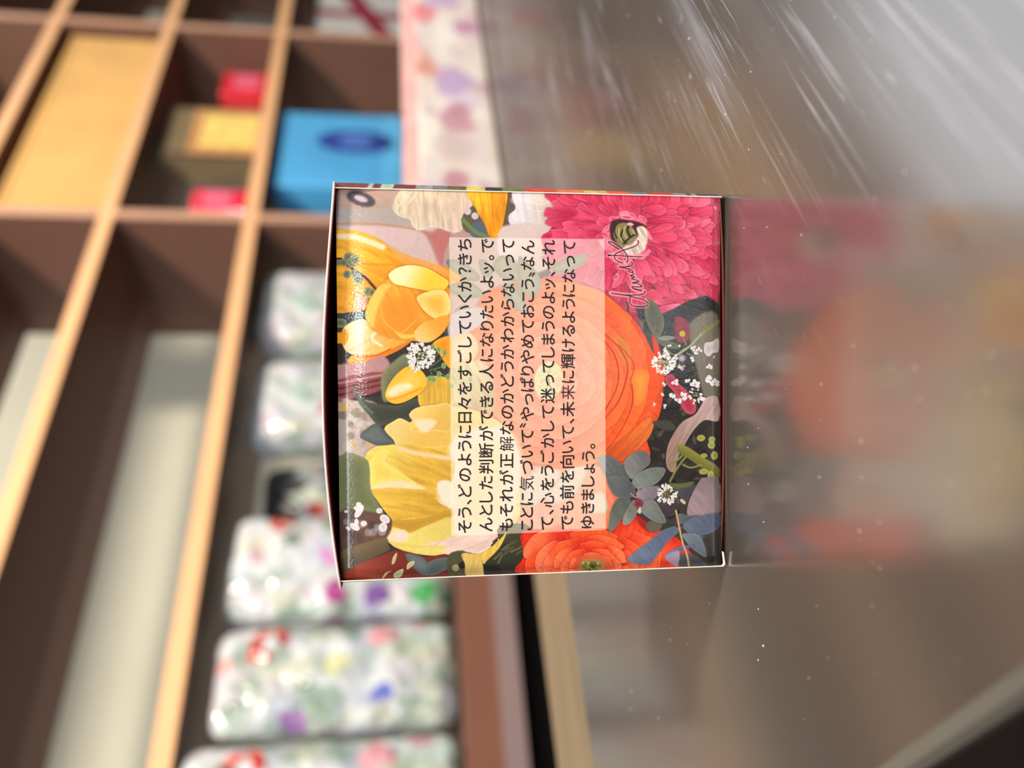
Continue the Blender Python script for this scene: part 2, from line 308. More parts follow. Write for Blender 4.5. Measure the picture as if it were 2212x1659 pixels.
    # lower left petals of the first bloom
    S(3, [(190, 250), (220, 120), (420, 40), (560, 150), (760, 240), (960, 230), (1010, 240), (900, 320), (750, 410), (550, 470), (350, 440), (225, 380)], (240, 200, 150), (236, 158, 60), (300, 150, 820, 330), soft=1.8, st=(150, .08, 10), sh=(5, .4))
    Ln(3, [(560, 180), (520, 260), (620, 330)], 5, (248, 222, 190), soft=8)
    S(3, [(250, 490), (330, 430), (560, 440), (700, 385), (940, 280), (850, 360), (650, 460), (470, 535), (330, 552), (270, 530)], (236, 150, 42), (222, 118, 22), (300, 540, 800, 380), soft=1.6, sh=(3, .3))
    Ln(3, [(360, 440), (560, 440), (720, 370)], 4, (204, 96, 20), soft=3)
    S(3, [(165, 240), (215, 140), (265, 230), (225, 320), (180, 300)], (240, 156, 30), soft=2)
    # body of the first bloom
    S(1, [(450, 1500), (480, 1380), (560, 1240), (610, 1180), (720, 1100), (880, 1060), (1200, 1100), (1350, 1200), (1380, 1400), (1370, 1540), (1330, 1640), (1250, 1740), (1100, 1800), (980, 1790), (800, 1765), (620, 1720), (500, 1640)],
      (236, 160, 50), (228, 142, 42), (550, 1300, 900, 1600), soft=1.8, sh=(6, .45), st=(60, .08, 12))
    S(1, [(700, 1090), (720, 1040), (800, 990), (950, 965), (1120, 1000), (1270, 1085), (1355, 1150), (1300, 1240), (1250, 1260), (1050, 1230), (850, 1190), (760, 1165)],
      (250, 226, 170), (240, 192, 58), (850, 1030, 1150, 1160), soft=1.8, sh=(7, .45), rim=((248, 214, 100), 2.5, .5))
    S(1, [(450, 1480), (560, 1240), (650, 1170), (720, 1190), (640, 1300), (560, 1500), (540, 1640), (480, 1600)], (240, 196, 96), soft=6, al=.8)
    S(1, [(1010, 1310), (1140, 1250), (1300, 1240), (1365, 1330), (1360, 1490), (1260, 1570), (1120, 1490), (1040, 1400)], (240, 204, 120), (236, 172, 62), 26, soft=1.8, sh=(8, .4), rim=((246, 210, 110), 2, .5))
    S(3, [(1000, 270), (980, 180), (1080, 80), (1200, 40), (1330, 0), (1370, 60), (1290, 190), (1180, 280), (1090, 300)], (240, 190, 110), (232, 152, 50), (1020, 260, 1250, 80), soft=1.6, sh=(4, .35))
    S(3, [(760, 170), (880, 210), (1010, 210), (950, 250), (840, 250)], (238, 190, 80), soft=3)
    S(1, [(640, 1400), (800, 1320), (980, 1330), (1040, 1480), (1000, 1640), (840, 1700), (700, 1600)], (226, 138, 40), soft=14, al=.7)
    for p in ([(620, 1420), (640, 1550), (760, 1680)], [(1000, 1560), (900, 1660), (850, 1700)]): Ln(1, p, 3, (236, 176, 70), soft=5, al=.8)
    # second bloom (bud + yellow body)
    S(3, [(170, 540), (400, 520), (620, 440), (720, 540), (650, 640), (170, 720)], (176, 128, 126), soft=5)
    S(3, [(170, 700), (640, 620), (640, 800), (170, 930)], (132, 70, 68), soft=4)
    for yy in (0, 60, 130): Ln(3, [(170, 740+yy), (630, 650+yy*.8)], 5, (96, 38, 42) if yy % 120 else (178, 120, 118), soft=4)
    Ln(3, [(170, 950), (640, 850)], 6, (44, 26, 26), soft=4)
    S(3, [(630, 640), (760, 500), (900, 420), (980, 560), (860, 700), (760, 900), (650, 940), (620, 800)], (126, 126, 92), (106, 108, 76), 20, soft=5)
    S(3, [(170, 960), (330, 930), (560, 960), (600, 1200), (560, 1600), (170, 1620)], (176, 158, 146), soft=6)
    for _ in range(40):
        D(3, rnd.uniform(190, 520), rnd.uniform(1000, 1440), rnd.uniform(20, 60), rnd.choice([(120, 104, 90), (200, 186, 176), (206, 150, 70), (90, 84, 70), (190, 176, 168), (150, 140, 130)]), soft=7, al=.6)
    S(3, [(320, 790), (420, 920), (560, 960), (800, 980), (1010, 900), (1060, 1000), (930, 1150), (800, 1160), (600, 1200), (480, 1080), (380, 960)], (74, 76, 62), (60, 62, 50), 15, soft=2.5)
    S(3, [(385, 1315), (480, 1220), (580, 1175), (640, 1240), (700, 1300), (780, 1395), (600, 1420), (470, 1375)], (78, 84, 84), (96, 100, 98), 14, soft=1.6)
    Ln(3, [(320, 800), (400, 940), (520, 1060)], 6, (84, 100, 84), soft=2)
    S(3, [(1030, 720), (1200, 660), (1380, 720), (1380, 1010), (1080, 1010), (1020, 900)], (218, 172, 62), (204, 160, 60), 20, soft=2, st=(90, .1, 10))
    S(3, [(1180, 310), (1290, 240), (1380, 260), (1380, 570), (1300, 500), (1240, 400)], (238, 158, 44), (226, 130, 24), 20, soft=1.8)
    S(3, [(662, 860), (700, 760), (790, 640), (900, 560), (1000, 560), (1090, 640), (1120, 740), (1060, 830), (950, 910), (820, 962), (730, 955), (680, 915)], (238, 176, 50), (234, 190, 84), 30, soft=1.6, sh=(5, .5))
    S(3, [(680, 850), (760, 770), (900, 740), (960, 780), (860, 830), (740, 890)], (244, 222, 190), soft=8, al=.85)
    Ln(3, [(700, 920), (860, 880), (1060, 790)], 4, (222, 138, 34), soft=4, al=.8)
    # little white cluster
    def umbel(k, x, y, r, n, seed, green=(118, 132, 84), wht=(232, 226, 222)):
        q = random.Random(seed)
        for i in range(n):
            a = q.random()*6.28; rr = r*q.random()**.5
            px, py = x+math.cos(a)*rr, y+math.sin(a)*rr
            if rr > r*.5: D(k, px, py, r*.17, wht, lerp(wht, (190, 176, 170), .5), ry=r*.12, ang=math.degrees(a), soft=1)
            else: D(k, px, py, r*.1, green if q.random() < .6 else lerp(green, wht, .6), soft=1)
            if q.random() < .5: D(k, px+q.uniform(-.1, .1)*r, py+q.uniform(-.1, .1)*r, r*.06, (60, 66, 36), soft=1)
    for p in ([(1130, 540), (1250, 400)], [(1160, 560), (1290, 460), (1310, 400)], [(1150, 600), (1290, 560)], [(1160, 620), (1190, 690)], [(1200, 600), (1340, 670)]): Ln(3, p, 2, (96, 120, 74), soft=1)
    for x, y in ((1245, 375), (1310, 410), (1300, 550), (1190, 700), (1150, 690), (1250, 645), (1345, 672), (1180, 350), (1480, 590), (1590, 700), (1390, 770), (1180, 480)): D(3, x, y, 26, (136, 168, 106), (106, 136, 80), ry=34, soft=1.5)
    umbel(3, 1050, 440, 150, 90, 5); umbel(3, 1000, 560, 60, 26, 6)
    # ---- tulip
    TUL = T(3, [(650, 1240), (760, 1150), (830, 1120), (925, 1165), (965, 1120), (920, 1085), (1000, 1010), (1200, 980), (1500, 1000), (1800, 1100), (2050, 1300), (2100, 1650)])
    TUL += T(5, [(2120, 400), (2130, 760), (1980, 960), (1880, 1060), (1700, 1180), (1540, 1168), (1400, 1195), (1270, 1208), (1100, 1200), (900, 1165), (740, 1095), (670, 1010), (690, 950), (740, 830), (640, 700), (560, 585), (500, 490), (485, 250), (450, 180), (470, 80), (600, 10), (790, 0)])
    C.shape(TUL, (222, 190, 90), (214, 170, 60), 60*SC, 1.8*SC, None, (7*SC, .45), (20, .08, 14), 3)
    S(5, [(1380, -60), (1900, -200), (2130, 60), (2120, 500), (2000, 900), (1700, 1060), (1380, 960), (1250, 620), (1250, 420), (1380, 300)], (226, 208, 180), (232, 200, 140), 60, soft=14)
    S(3, [(660, 1235), (770, 1150), (840, 1125), (940, 1180), (1000, 1260), (1370, 1200), (1370, 1420), (1000, 1440), (800, 1420), (740, 1330)], (226, 196, 120), (220, 176, 80), (700, 1200, 1100, 1400), soft=2, rim=((236, 214, 150), 3, .5))
    S(3, [(925, 1090), (1000, 1010), (1200, 975), (1380, 980), (1380, 1260), (1200, 1260), (1100, 1270), (1000, 1180)], (230, 196, 110), (216, 172, 78), (960, 1050, 1250, 1250), soft=2.2, sh=(4, .2), rim=((240, 216, 170), 3, .5))
    S(3, [(980, 1140), (1150, 1130), (1220, 1170), (1100, 1280), (1020, 1230)], (238, 208, 170), soft=6)
    S(5, [(450, 190), (470, 90), (620, 20), (900, 0), (1380, 130), (1380, 420), (1200, 470), (900, 360), (680, 190), (640, 140), (560, 100)], (226, 196, 88), (208, 162, 56), (600, 60, 1100, 300), soft=3, st=(25, .08, 12))
    S(5, [(490, 200), (600, 60), (700, 70), (660, 170), (760, 250), (900, 350), (1000, 430), (700, 410), (520, 460), (500, 320)], (226, 206, 104), (222, 190, 80), 25, soft=4, rim=((234, 216, 140), 2, .4))
    Ln(3, [(800, 1440), (1000, 1500), (1380, 1560)], 9, (230, 196, 150), soft=10)
    S(5, [(500, 485), (640, 415), (860, 395), (1100, 470), (1000, 490), (760, 470)], (232, 206, 160), soft=5)
    S(5, [(510, 490), (760, 480), (1100, 500), (1260, 640), (1380, 700), (1200, 760), (900, 800), (740, 810), (640, 690), (560, 570)], (220, 178, 66), (204, 158, 52), (560, 520, 1100, 700), soft=3, st=(10, .08, 12))
    S(5, [(1250, 400), (1390, 420), (1390, 700), (1300, 620), (1235, 500)], (232, 214, 190), soft=4)
    S(5, [(740, 820), (900, 815), (1100, 790), (1260, 730), (1390, 700), (1390, 790), (1200, 850), (1050, 910), (930, 965), (760, 900)], (196, 150, 48), (186, 138, 40), 12, soft=2)
    S(5, [(690, 950), (780, 900), (920, 960), (1100, 890), (1390, 790), (1390, 1010), (1200, 1080), (1000, 1100), (800, 1060), (700, 1020)], (222, 206, 108), (216, 190, 96), (900, 1000, 1300, 880), soft=2.4)
    S(5, [(680, 1010), (760, 940), (880, 930), (920, 1010), (860, 1060), (760, 1060)], (230, 206, 180), soft=5)
    S(5, [(740, 1090), (1000, 1100), (1300, 1090), (1380, 1010), (1390, 1190), (1270, 1206), (1100, 1200), (900, 1165)], (220, 196, 92), (224, 202, 110), 10, soft=2.4)
    S(5, [(1060, 1090), (1300, 1040), (1390, 1000), (1990, 960), (1880, 1060), (1700, 1185), (1540, 1168), (1400, 1195), (1280, 1205), (1320, 1110)], (228, 196, 178), (218, 184, 170), 20, soft=2.2, st=(160, .06, 10))
    Ln(5, [(1380, 130), (1700, 250), (2000, 600)], 6, (214, 190, 150), soft=8, al=.7)
    Ln(5, [(1380, 700), (1600, 760), (1900, 660)], 5, (206, 180, 140), soft=8, al=.7)
    # ---- lower left corner
    S(5, [(180, 130), (440, 150), (495, 260), (505, 480), (600, 660), (640, 760), (400, 730), (180, 760)], (112, 116, 76), (94, 98, 62), 25, soft=3)
    S(5, [(180, 740), (400, 720), (640, 760), (740, 840), (690, 1000), (560, 1060), (180, 1180)], (82, 60, 52), (100, 66, 50), (200, 800, 600, 1000), soft=4)
    for _ in range(26): D(5, rnd.uniform(200, 640), rnd.uniform(850, 1090), rnd.uniform(20, 45), rnd.choice([(150, 140, 150), (110, 80, 60), (70, 50, 44), (176, 168, 178)]), soft=6, al=.6)
    S(5, [(180, 1185), (420, 1080), (660, 1010), (700, 1090), (700, 1150), (520, 1240), (180, 1420)], (108, 90, 62), (86, 70, 50), (300, 1120, 360, 1300), soft=2.5)
    S(5, [(180, 1430), (420, 1290), (640, 1200), (760, 1150), (930, 1170), (1120, 1220), (1360, 1200), (1400, 1440), (900, 1470), (180, 1520)], (142, 58, 40), (112, 36, 28), (300, 1400, 950, 1250), soft=2)
    for x, y, r, ry, an in ((380, 730, 80, 34, -60), (370, 700, 50, 26, 10), (330, 900, 60, 34, 30), (350, 850, 40, 24, 90), (430, 860, 34, 28, 0), (375, 655, 30, 26, 0), (600, 720, 34, 30, 0), (660, 810, 60, 44, 40), (640, 900, 46, 50, 0), (235, 735, 20, 16, 0), (260, 920, 30, 18, 30)):
        D(5, x, y, r, (224, 214, 214), (204, 192, 192), ry=ry, ang=an, soft=2.5)
    S(5, [(880, 1190), (1000, 1200), (1110, 1260), (1160, 1400), (1080, 1420), (960, 1330)], (88, 94, 94), (100, 106, 104), 12, soft=1.6)
    S(5, [(1120, 1290), (1260, 1230), (1390, 1240), (1380, 1330), (1200, 1420), (1140, 1400)], (92, 98, 94), (78, 84, 80), 12, soft=1.6, sh=(3, .4))
    for P in ([(795, 1175), (770, 1280), (735, 1300), (750, 1220)], [(980, 1265), (970, 1310), (900, 1360), (910, 1290)], [(735, 1370), (690, 1400), (630, 1470), (660, 1400)], [(760, 1400), (860, 1350), (840, 1430), (770, 1450)]):
        S(5, P, (188, 182, 134), (170, 164, 118), 6, soft=1.2)
    S(5, [(1350, 1200), (1550, 1170), (1560, 1430), (1370, 1440)], (74, 70, 46), soft=3)
    D(5, 1430, 1340, 40, (150, 140, 90), soft=3); D(5, 1500, 1310, 40, (30, 30, 26), soft=4)
    S(5, [(1900, 900), (2250, 900), (2250, 1420), (1700, 1440), (1730, 1300), (1900, 1100)], (62, 58, 36), (44, 42, 30), (1900, 1000, 1900, 1350), soft=2)
    for _ in range(16): Ln(5, [(x := rnd.uniform(1800, 2150), y := rnd.uniform(1050, 1300)), (x+rnd.uniform(40, 120), y-rnd.uniform(30, 90))], 4, rnd.choice([(96, 92, 60), (40, 38, 28), (80, 76, 50)]), soft=3)
    S(5, [(1500, 1180), (1700, 1185), (1880, 1060), (1985, 950), (1900, 1130), (1740, 1300), (1750, 1420), (1550, 1430), (1530, 1300)], (222, 184, 74), (208, 172, 96), (1800, 1100, 1620, 1400), soft=1.8, st=(110, .08, 9))
    S(5, [(1715, 1255), (1735, 1300), (1900, 1330), (1940, 1440), (1760, 1440), (1730, 1330)], (30, 28, 24), soft=2)
    # ---- second orange bloom
    S(6, [(40, 960), (400, 940), (870, 930), (930, 930), (1000, 850), (1150, 790), (1300, 880), (1480, 980), (1620, 1060), (1660, 1330), (80, 1390), (60, 1200)], (206, 40, 20), (232, 74, 34), 40, soft=1.6, sh=(5, .4), st=(100, .1, 9))
    ox, oy = 1277, 1228
    for ring, (rr, n, W) in enumerate(((162, 6, 120), (146, 6, 110), (130, 6, 100), (112, 6, 90), (95, 6, 76), (78, 6, 62), (60, 6, 48), (45, 6, 36))):
        for i in range(n):
            a = (i+.5*(ring % 2)+rnd.uniform(-.2, .2))/n*2*math.pi
            x, y = ox+math.cos(a)*rr*1.05, oy+math.sin(a)*rr*.72
            if y > 1250 or x > 1425 or x < 1128 or y < 1146: continue
            P = []
            for k in range(7):
                t = -1+k/3; aa = a+t*W/rr*.6; r = rr*(1.05-.1*t*t+rnd.uniform(-.02, .02)); P.append((ox+math.cos(aa)*r*1.05, oy+math.sin(aa)*r*.74))
            for k in range(4):
                t = 1-2*k/3; aa = a+t*W/rr*.45; r = rr*.6; P.append((ox+math.cos(aa)*r*1.05, oy+math.sin(aa)*r*.74))
            S(0, P, lerp((200, 34, 16), (216, 60, 36), rnd.random()), lerp((232, 76, 30), (244, 120, 76), rnd.random()), (ox+math.cos(a)*rr*.6, oy+math.sin(a)*rr*.45, x, y), soft=1.3, rim=((250, 140, 96), 2.2, .28), sh=(6, .38), st=(math.degrees(a), .08, 7), al=.95)
    D(6, 740, 1290, 190, (190, 90, 50), (206, 110, 60), ry=120, soft=6, al=.7)
    D(6, 730, 1310, 130, (150, 128, 66), (92, 84, 30), ry=80, soft=4)
    for _ in range(12): D(6, rnd.uniform(640, 840), rnd.uniform(1250, 1350), 16, rnd.choice([(60, 52, 20), (176, 160, 90), (130, 120, 60)]), soft=2)
    S(6, [(1190, 800), (1320, 900), (1380, 960), (1290, 960), (1200, 880)], (150, 26, 26), soft=3)
    S(6, [(1270, 900), (1320, 850), (1430, 870), (1400, 950), (1320, 970)], (92, 84, 70), soft=2)
    # ---- grey green foliage, right
    S(4, [(1340, 1060), (1500, 1050), (1570, 1130), (1480, 1150), (1380, 1110)], (56, 58, 52), soft=4)
    S(4, [(1990, 820), (1870, 825), (1820, 900), (1760, 990), (1640, 1060), (1560, 1160), (1490, 1300), (1470, 1450), (1495, 1540), (1560, 1560), (1590, 1420), (1680, 1250), (1760, 1130), (1860, 1045), (2000, 1050)], (176, 148, 142), (140, 110, 100), (1850, 900, 1530, 1450), soft=1.8, sh=(4, .4), st=(120, .1, 8), rim=((196, 170, 160), 2, .4))
    S(4, [(1460, 620), (1530, 590), (1600, 680), (1690, 770), (1765, 880), (1765, 960), (1710, 990), (1640, 940), (1560, 780), (1480, 690)], (184, 66, 84), (150, 40, 60), 14, soft=1.8)
    # twigs
    Ln(8, [(1990, 740), (1850, 850), (1700, 960)], 8, (112, 120, 66), soft=1.6); Ln(8, [(1700, 960), (1550, 1120), (1430, 1220), (1300, 1310)], 4.5, (150, 158, 116), soft=1.4)
    Ln(8, [(1385, 980), (1400, 1040), (1450, 1140)], 2, (130, 126, 80), soft=1); D(8, 1380, 950, 56, (176, 176, 76), (156, 158, 60), soft=1.5)
    S(8, [(930, 1040), (1100, 1060), (1300, 1130), (1330, 1200), (1150, 1200), (1000, 1130)], (84, 92, 66), (70, 78, 54), 7, soft=1.4)
    S(8, [(945, 1030), (1080, 985), (1240, 1000), (1255, 1030), (1100, 1070)], (124, 124, 116), soft=1.6)
    S(8, [(795, 345), (900, 410), (1000, 540), (1065, 700), (1060, 850), (1000, 980), (920, 1025), (830, 880), (760, 730), (735, 600), (750, 480)], (88, 86, 62), (68, 66, 46), 14, soft=1.5, sh=(4, .4), rim=((120, 118, 90), 1.5, .5))
    Ln(8, [(1140, 1250), (1250, 1310), (1420, 1200)], 2, (140, 146, 96), soft=1); Ln(8, [(1450, 1280), (1560, 1330)], 2, (140, 146, 96), soft=1)
    S(8, [(1770, 1110), (1880, 1090), (2000, 1030), (2000, 1250), (1900, 1280), (1830, 1340), (1750, 1260)], (200, 188, 186), (180, 166, 166), 12, soft=1.8)
    for k, x, y, r in ((8, 1090, 1220, 44), (8, 1110, 1300, 46), (8, 1340, 1170, 34), (8, 1160, 1160, 36), (8, 1570, 1200, 55), (8, 1680, 1220, 52), (8, 1620, 1260, 50), (8, 1540, 1390, 52), (8, 1270, 1350, 50), (8, 1840, 1520, 58), (8, 1360, 1520, 40), (8, 1930, 1350, 26),
                       (4, 1560, 670, 40), (4, 1690, 665, 34), (4, 1540, 790, 40), (4, 1640, 810, 46), (4, 1590, 850, 40), (4, 1760, 690, 52), (4, 1830, 850, 40), (4, 1920, 650, 58), (4, 1960, 680, 50), (4, 1450, 690, 24), (4, 1430, 800, 24), (4, 1460, 910, 24), (4, 1350, 890, 18)):
        q = random.Random(int(x*7+y))
        for j in range(4):
            a = q.random()*6.28; D(k, x+math.cos(a)*r*.45, y+math.sin(a)*r*.45, r*.62, (232, 226, 228), (206, 196, 200), ry=r*.42, ang=math.degrees(a), soft=1.3, sh=(2*SC, .4))
        D(k, x, y, r*.2, (140, 134, 90), soft=1)
    D(8, 1370, 1370, 70, (120, 108, 112), (176, 164, 170), soft=2)
    umbel(8, 1060, 1450, 190, 110, 9, green=(122, 114, 70)); umbel(8, 1360, 1510, 70, 26, 10); umbel(4, 1760, 800, 80, 30, 12)
    Ln(4, [(1500, 1500), (1590, 1440), (1640, 1390)], 5, (116, 118, 64), soft=1.4)
    S(4, [(1600, 1290), (1680, 1310), (1850, 1420), (1995, 1520), (1990, 1640), (1850, 1540), (1680, 1420), (1590, 1360)], (124, 122, 50), (100, 98, 36), (1750, 1340, 1700, 1440), soft=1.8)
    Ln(4, [(1640, 1490), (1720, 1520), (1820, 1490)], 4, (124, 124, 66), soft=1.2); Ln(6, [(1670, 210), (1580, 330), (1510, 460)], 5, (112, 116, 62), soft=1.4)
    for x, y, rx, ry in ((1820, 1225, 46, 34), (1930, 1240, 40, 34), (1925, 1295, 42, 40), (1955, 1400, 40, 46), (1845, 1560, 50, 30), (1915, 1590, 34, 40), (1850, 1400, 36, 24)): D(4, x, y, rx, (158, 160, 78), (132, 134, 56), ry=ry, soft=1.5)
    # big grey leaves
    GL = (([(780, 240), (860, 195), (960, 230), (1060, 320), (1115, 435), (1000, 430), (880, 420), (830, 340)], (104, 108, 108), (84, 88, 88)),
          ([(1050, 290), (1110, 200), (1220, 148), (1300, 190), (1312, 280), (1230, 350), (1130, 440)], (122, 120, 118), (98, 94, 94)),
          ([(1130, 470), (1200, 375), (1320, 322), (1460, 328), (1440, 410), (1350, 495), (1200, 535)], (118, 124, 116), (98, 104, 98)),
          ([(900, 950), (905, 820), (940, 700), (1000, 625), (1120, 640), (1080, 760), (1000, 880), (930, 962)], (100, 104, 94), (84, 88, 80)),
          ([(1350, 600), (1500, 610), (1590, 700), (1540, 800), (1430, 780)], (68, 56, 64), (54, 44, 52)),
          ([(1550, 540), (1700, 500), (1840, 508), (1770, 620), (1700, 680), (1610, 610)], (66, 68, 70), (54, 56, 58)),
          ([(1690, 690), (1800, 460), (1860, 420), (2000, 440), (2000, 790), (1720, 830)], (146, 124, 128), (112, 96, 100)),
          ([(880, 430), (950, 400), (1060, 420), (1150, 500), (1160, 600), (1050, 625), (960, 600), (910, 530)], (96, 100, 100), (78, 82, 84)),
          ([(1170, 580), (1290, 515), (1410, 515), (1360, 630), (1250, 670)], (134, 124, 130), (112, 104, 110)),
          ([(1040, 890), (1060, 780), (1150, 640), (1185, 760), (1120, 870)], (130, 132, 120), (106, 110, 98)),
          ([(1200, 690), (1340, 640), (1430, 760), (1472, 870), (1360, 862), (1240, 780)], (116, 120, 116), (98, 100, 98)),
          ([(1600, 780), (1700, 800), (1800, 800), (1640, 880), (1590, 860)], (84, 94, 100), (74, 84, 90)),
          ([(1640, 890), (1750, 820), (2000, 775), (2000, 920), (1850, 995), (1700, 975)], (88, 98, 118), (72, 80, 100)),
          ([(1640, 980), (1800, 990), (1855, 1100), (1872, 1215), (1760, 1150), (1670, 1060)], (104, 112, 120), (84, 92, 100)),
          ([(1870, 1010), (2000, 1000), (2000, 1290), (1900, 1290), (1880, 1120)], (44, 40, 36), (32, 30, 26)),
          ([(1600, 1200), (1720, 1180), (1880, 1300), (1620, 1310)], (72, 76, 80), (60, 62, 66)),
          ([(1085, 1235), (1200, 1130), (1300, 1055), (1440, 945), (1565, 910), (1600, 960), (1490, 1060), (1390, 1190), (1300, 1285), (1150, 1275)], (104, 116, 136), (84, 94, 116)),
          ([(1460, 1185), (1600, 1110), (1755, 1092), (1650, 1150), (1500, 1212)], (120, 110, 150), (92, 84, 128)))
    for P, a, b in GL: S(6, P, a, b, (P[0][0], P[0][1], P[3][0], P[3][1]), soft=1.4, rim=(lerp(a, (200, 200, 205), .3), 1.6, .3), sh=(5, .45), st=(50, .07, 8))
    S(6, [(1460, 1210), (1600, 1150), (1590, 1300), (1540, 1290)], (150, 132, 150), soft=2)
    Ln(6, [(1570, 750), (1600, 900), (1640, 1080), (1680, 1190), (1700, 1300)], 4.4, (186, 150, 100), soft=1.3)
    Ln(6, [(1120, 580), (1180, 620), (1200, 520)], 3, (176, 120, 110), soft=1.3)
    D(6, 1200, 680, 50, (130, 50, 70), (110, 36, 56), soft=3); S(6, [(1185, 760), (1215, 710), (1220, 780)], (190, 190, 160), soft=1.5)
    umbel(6, 1480, 590, 100, 80, 21, green=(110, 106, 58)); D(6, 1640, 660, 40, (190, 170, 140), ry=18, ang=40, soft=2)
    S(6, [(1500, 480), (1620, 480), (1750, 460), (1700, 510), (1560, 530)], (84, 92, 52), soft=1.6)
    C.grain(.035)
    q = MAP(737, 409); r = MAP(1556, 1224); x0, y0, x1, y1 = int(q[0]), int(q[1]), int(r[0]), int(r[1])
    C.c[:, :x0] = C.c[:, x0:x0+1]; C.c[:, x1:] = C.c[:, x1:x1+1]; C.c[:y0] = C.c[y0:y0+1]; C.c[y1+30:] = C.c[y1+29:y1+30]
    return C

def caption_panel(C, MAP):
    """translucent cream panel printed over the picture, and the pale halo of the signature"""
    P = [MAP(970.5, 512), MAP(1306, 515.5), MAP(1309.5, 1144.5), MAP(975, 1157.5)]
    C.shape(P, (240, 229, 216), soft=1.2, sm=1, al=.52)
# ------------------------------------------------------------------ helpers
H0 = .07275                                    # plate top below the lens
ZP = EYE-H0
def new_mesh(name, V, F, mats, parent=None, MI=None, UV=None, smooth=False):
    me = bpy.data.meshes.new(name)
    inv = parent['_m'] if False else None
    if parent is not None:
        iv = PM[parent.name].inverted(); V = [iv @ Vector(v) for v in V]
    me.from_pydata([tuple(v) for v in V], [], F)
    for mt in (mats if isinstance(mats, (list, tuple)) else [mats]): me.materials.append(mt)
    if MI is not None: me.polygons.foreach_set('material_index', MI)
    if smooth: me.polygons.foreach_set('use_smooth', [True]*len(me.polygons))
    if UV is not None:
        uv = me.uv_layers.new(name='UVMap'); k = 0
        for p in me.polygons:
            for li in p.loop_indices: uv.data[li].uv = UV[me.loops[li].vertex_index]
    o = bpy.data.objects.new(name, me); COL.objects.link(o)
    if parent is not None: o.parent = parent
    return o
PM = {}
def thing(name, label, cat, loc, rz=0, group=None):
    o = bpy.data.objects.new(name, None); COL.objects.link(o); o.empty_display_size = .02
    o.location = loc; o.rotation_euler = (0, 0, rz); o['label'] = label; o['category'] = cat
    if group: o['group'] = group
    PM[o.name] = Matrix.Translation(Vector(loc)) @ Matrix.Rotation(rz, 4, 'Z'); return o
def reg(o, loc=(0, 0, 0)):
    PM[o.name] = Matrix.Translation(Vector(loc)); return o
def tag(o, label, cat, group=None):
    o['label'] = label; o['category'] = cat
    if group: o['group'] = group
    return o
def box_vf(fr, x0, x1, y0, y1, z0, z1):
    P = [fr(x, y, z) for z in (z0, z1) for y in (y0, y1) for x in (x0, x1)]
    return P, [(0, 2, 3, 1), (4, 5, 7, 6), (0, 1, 5, 4), (2, 6, 7, 3), (0, 4, 6, 2), (1, 3, 7, 5)]
W = lambda x, y, z: Vector((x, y, z+EYE))
# shelf frame: s along its front, d into it, z relative to the lens
LO = Vector((.333, 1.666, 0)); LA = Vector((.7784, .6278, 0)); LB = Vector((-.6278, .7784, 0)); LANG = math.atan2(.6278, .7784)
def Lf(s, d, z): v = LO+LA*s+LB*d; return Vector((v.x, v.y, z+EYE))
def bevel(o, w, seg=2):
    b = o.modifiers.new('bevel', 'BEVEL'); b.width = w; b.segments = seg; b.limit_method = 'ANGLE'; return o
def solid(o, t, mo=0, ro=0, off=-1):
    b = o.modifiers.new('solidify', 'SOLIDIFY'); b.thickness = t; b.offset = off; b.material_offset = mo; b.material_offset_rim = ro; return o

# ------------------------------------------------------------------ materials
def lin(c): return tuple(((v/255)/12.92 if v/255 <= .04045 else ((v/255+.055)/1.055)**2.4) for v in c)
def mat(name, col, rough=.5, spec=.5, metal=0, coat=0, var=.12, scale=30., bump=0., bscale=200., col2=None, stretch=None):
    mt = bpy.data.materials.new(name); mt.use_nodes = True; N = mt.node_tree.nodes; L = mt.node_tree.links
    b = N['Principled BSDF']; b.inputs['Roughness'].default_value = rough; b.inputs['Specular IOR Level'].default_value = spec
    b.inputs['Metallic'].default_value = metal; b.inputs['Coat Weight'].default_value = coat; b.inputs['Coat Roughness'].default_value = .12
    tc = N.new('ShaderNodeTexCoord'); mp = N.new('ShaderNodeMapping'); L.new(tc.outputs['Object'], mp.inputs['Vector'])
    if stretch: mp.inputs['Scale'].default_value = stretch
    nz = N.new('ShaderNodeTexNoise'); nz.inputs['Scale'].default_value = scale; nz.inputs['Detail'].default_value = 5
    L.new(mp.outputs[0], nz.inputs['Vector'])
    c = lin(col); c2 = lin(col2) if col2 else tuple(v*(1-var*2) for v in c)
    cr = N.new('ShaderNodeValToRGB'); cr.color_ramp.elements[0].position = .3; cr.color_ramp.elements[1].position = .7
    cr.color_ramp.elements[0].color = (*c2, 1); cr.color_ramp.elements[1].color = (*(min(1, v*(1+var)) for v in c), 1)
    L.new(nz.outputs[0], cr.inputs[0]); L.new(cr.outputs[0], b.inputs['Base Color'])
    if bump:
        n2 = N.new('ShaderNodeTexNoise'); n2.inputs['Scale'].default_value = bscale; n2.inputs['Detail'].default_value = 3; L.new(mp.outputs[0], n2.inputs['Vector'])
        bp = N.new('ShaderNodeBump'); bp.inputs['Strength'].default_value = bump; bp.inputs['Distance'].default_value = 1/bscale
        L.new(n2.outputs[0], bp.inputs['Height']); L.new(bp.outputs[0], b.inputs['Normal'])
    return mt
def image_from(name, C, gain=1.):
    h, w = C.h, C.w
    im = bpy.data.images.new(name, w, h, alpha=False)
    px = np.ones((h, w, 4), np.float32); px[..., :3] = np.clip(C.c/255*gain, 0, 1)[::-1]
    im.pixels.foreach_set(px.ravel()); im.update(); im.pack(); return im
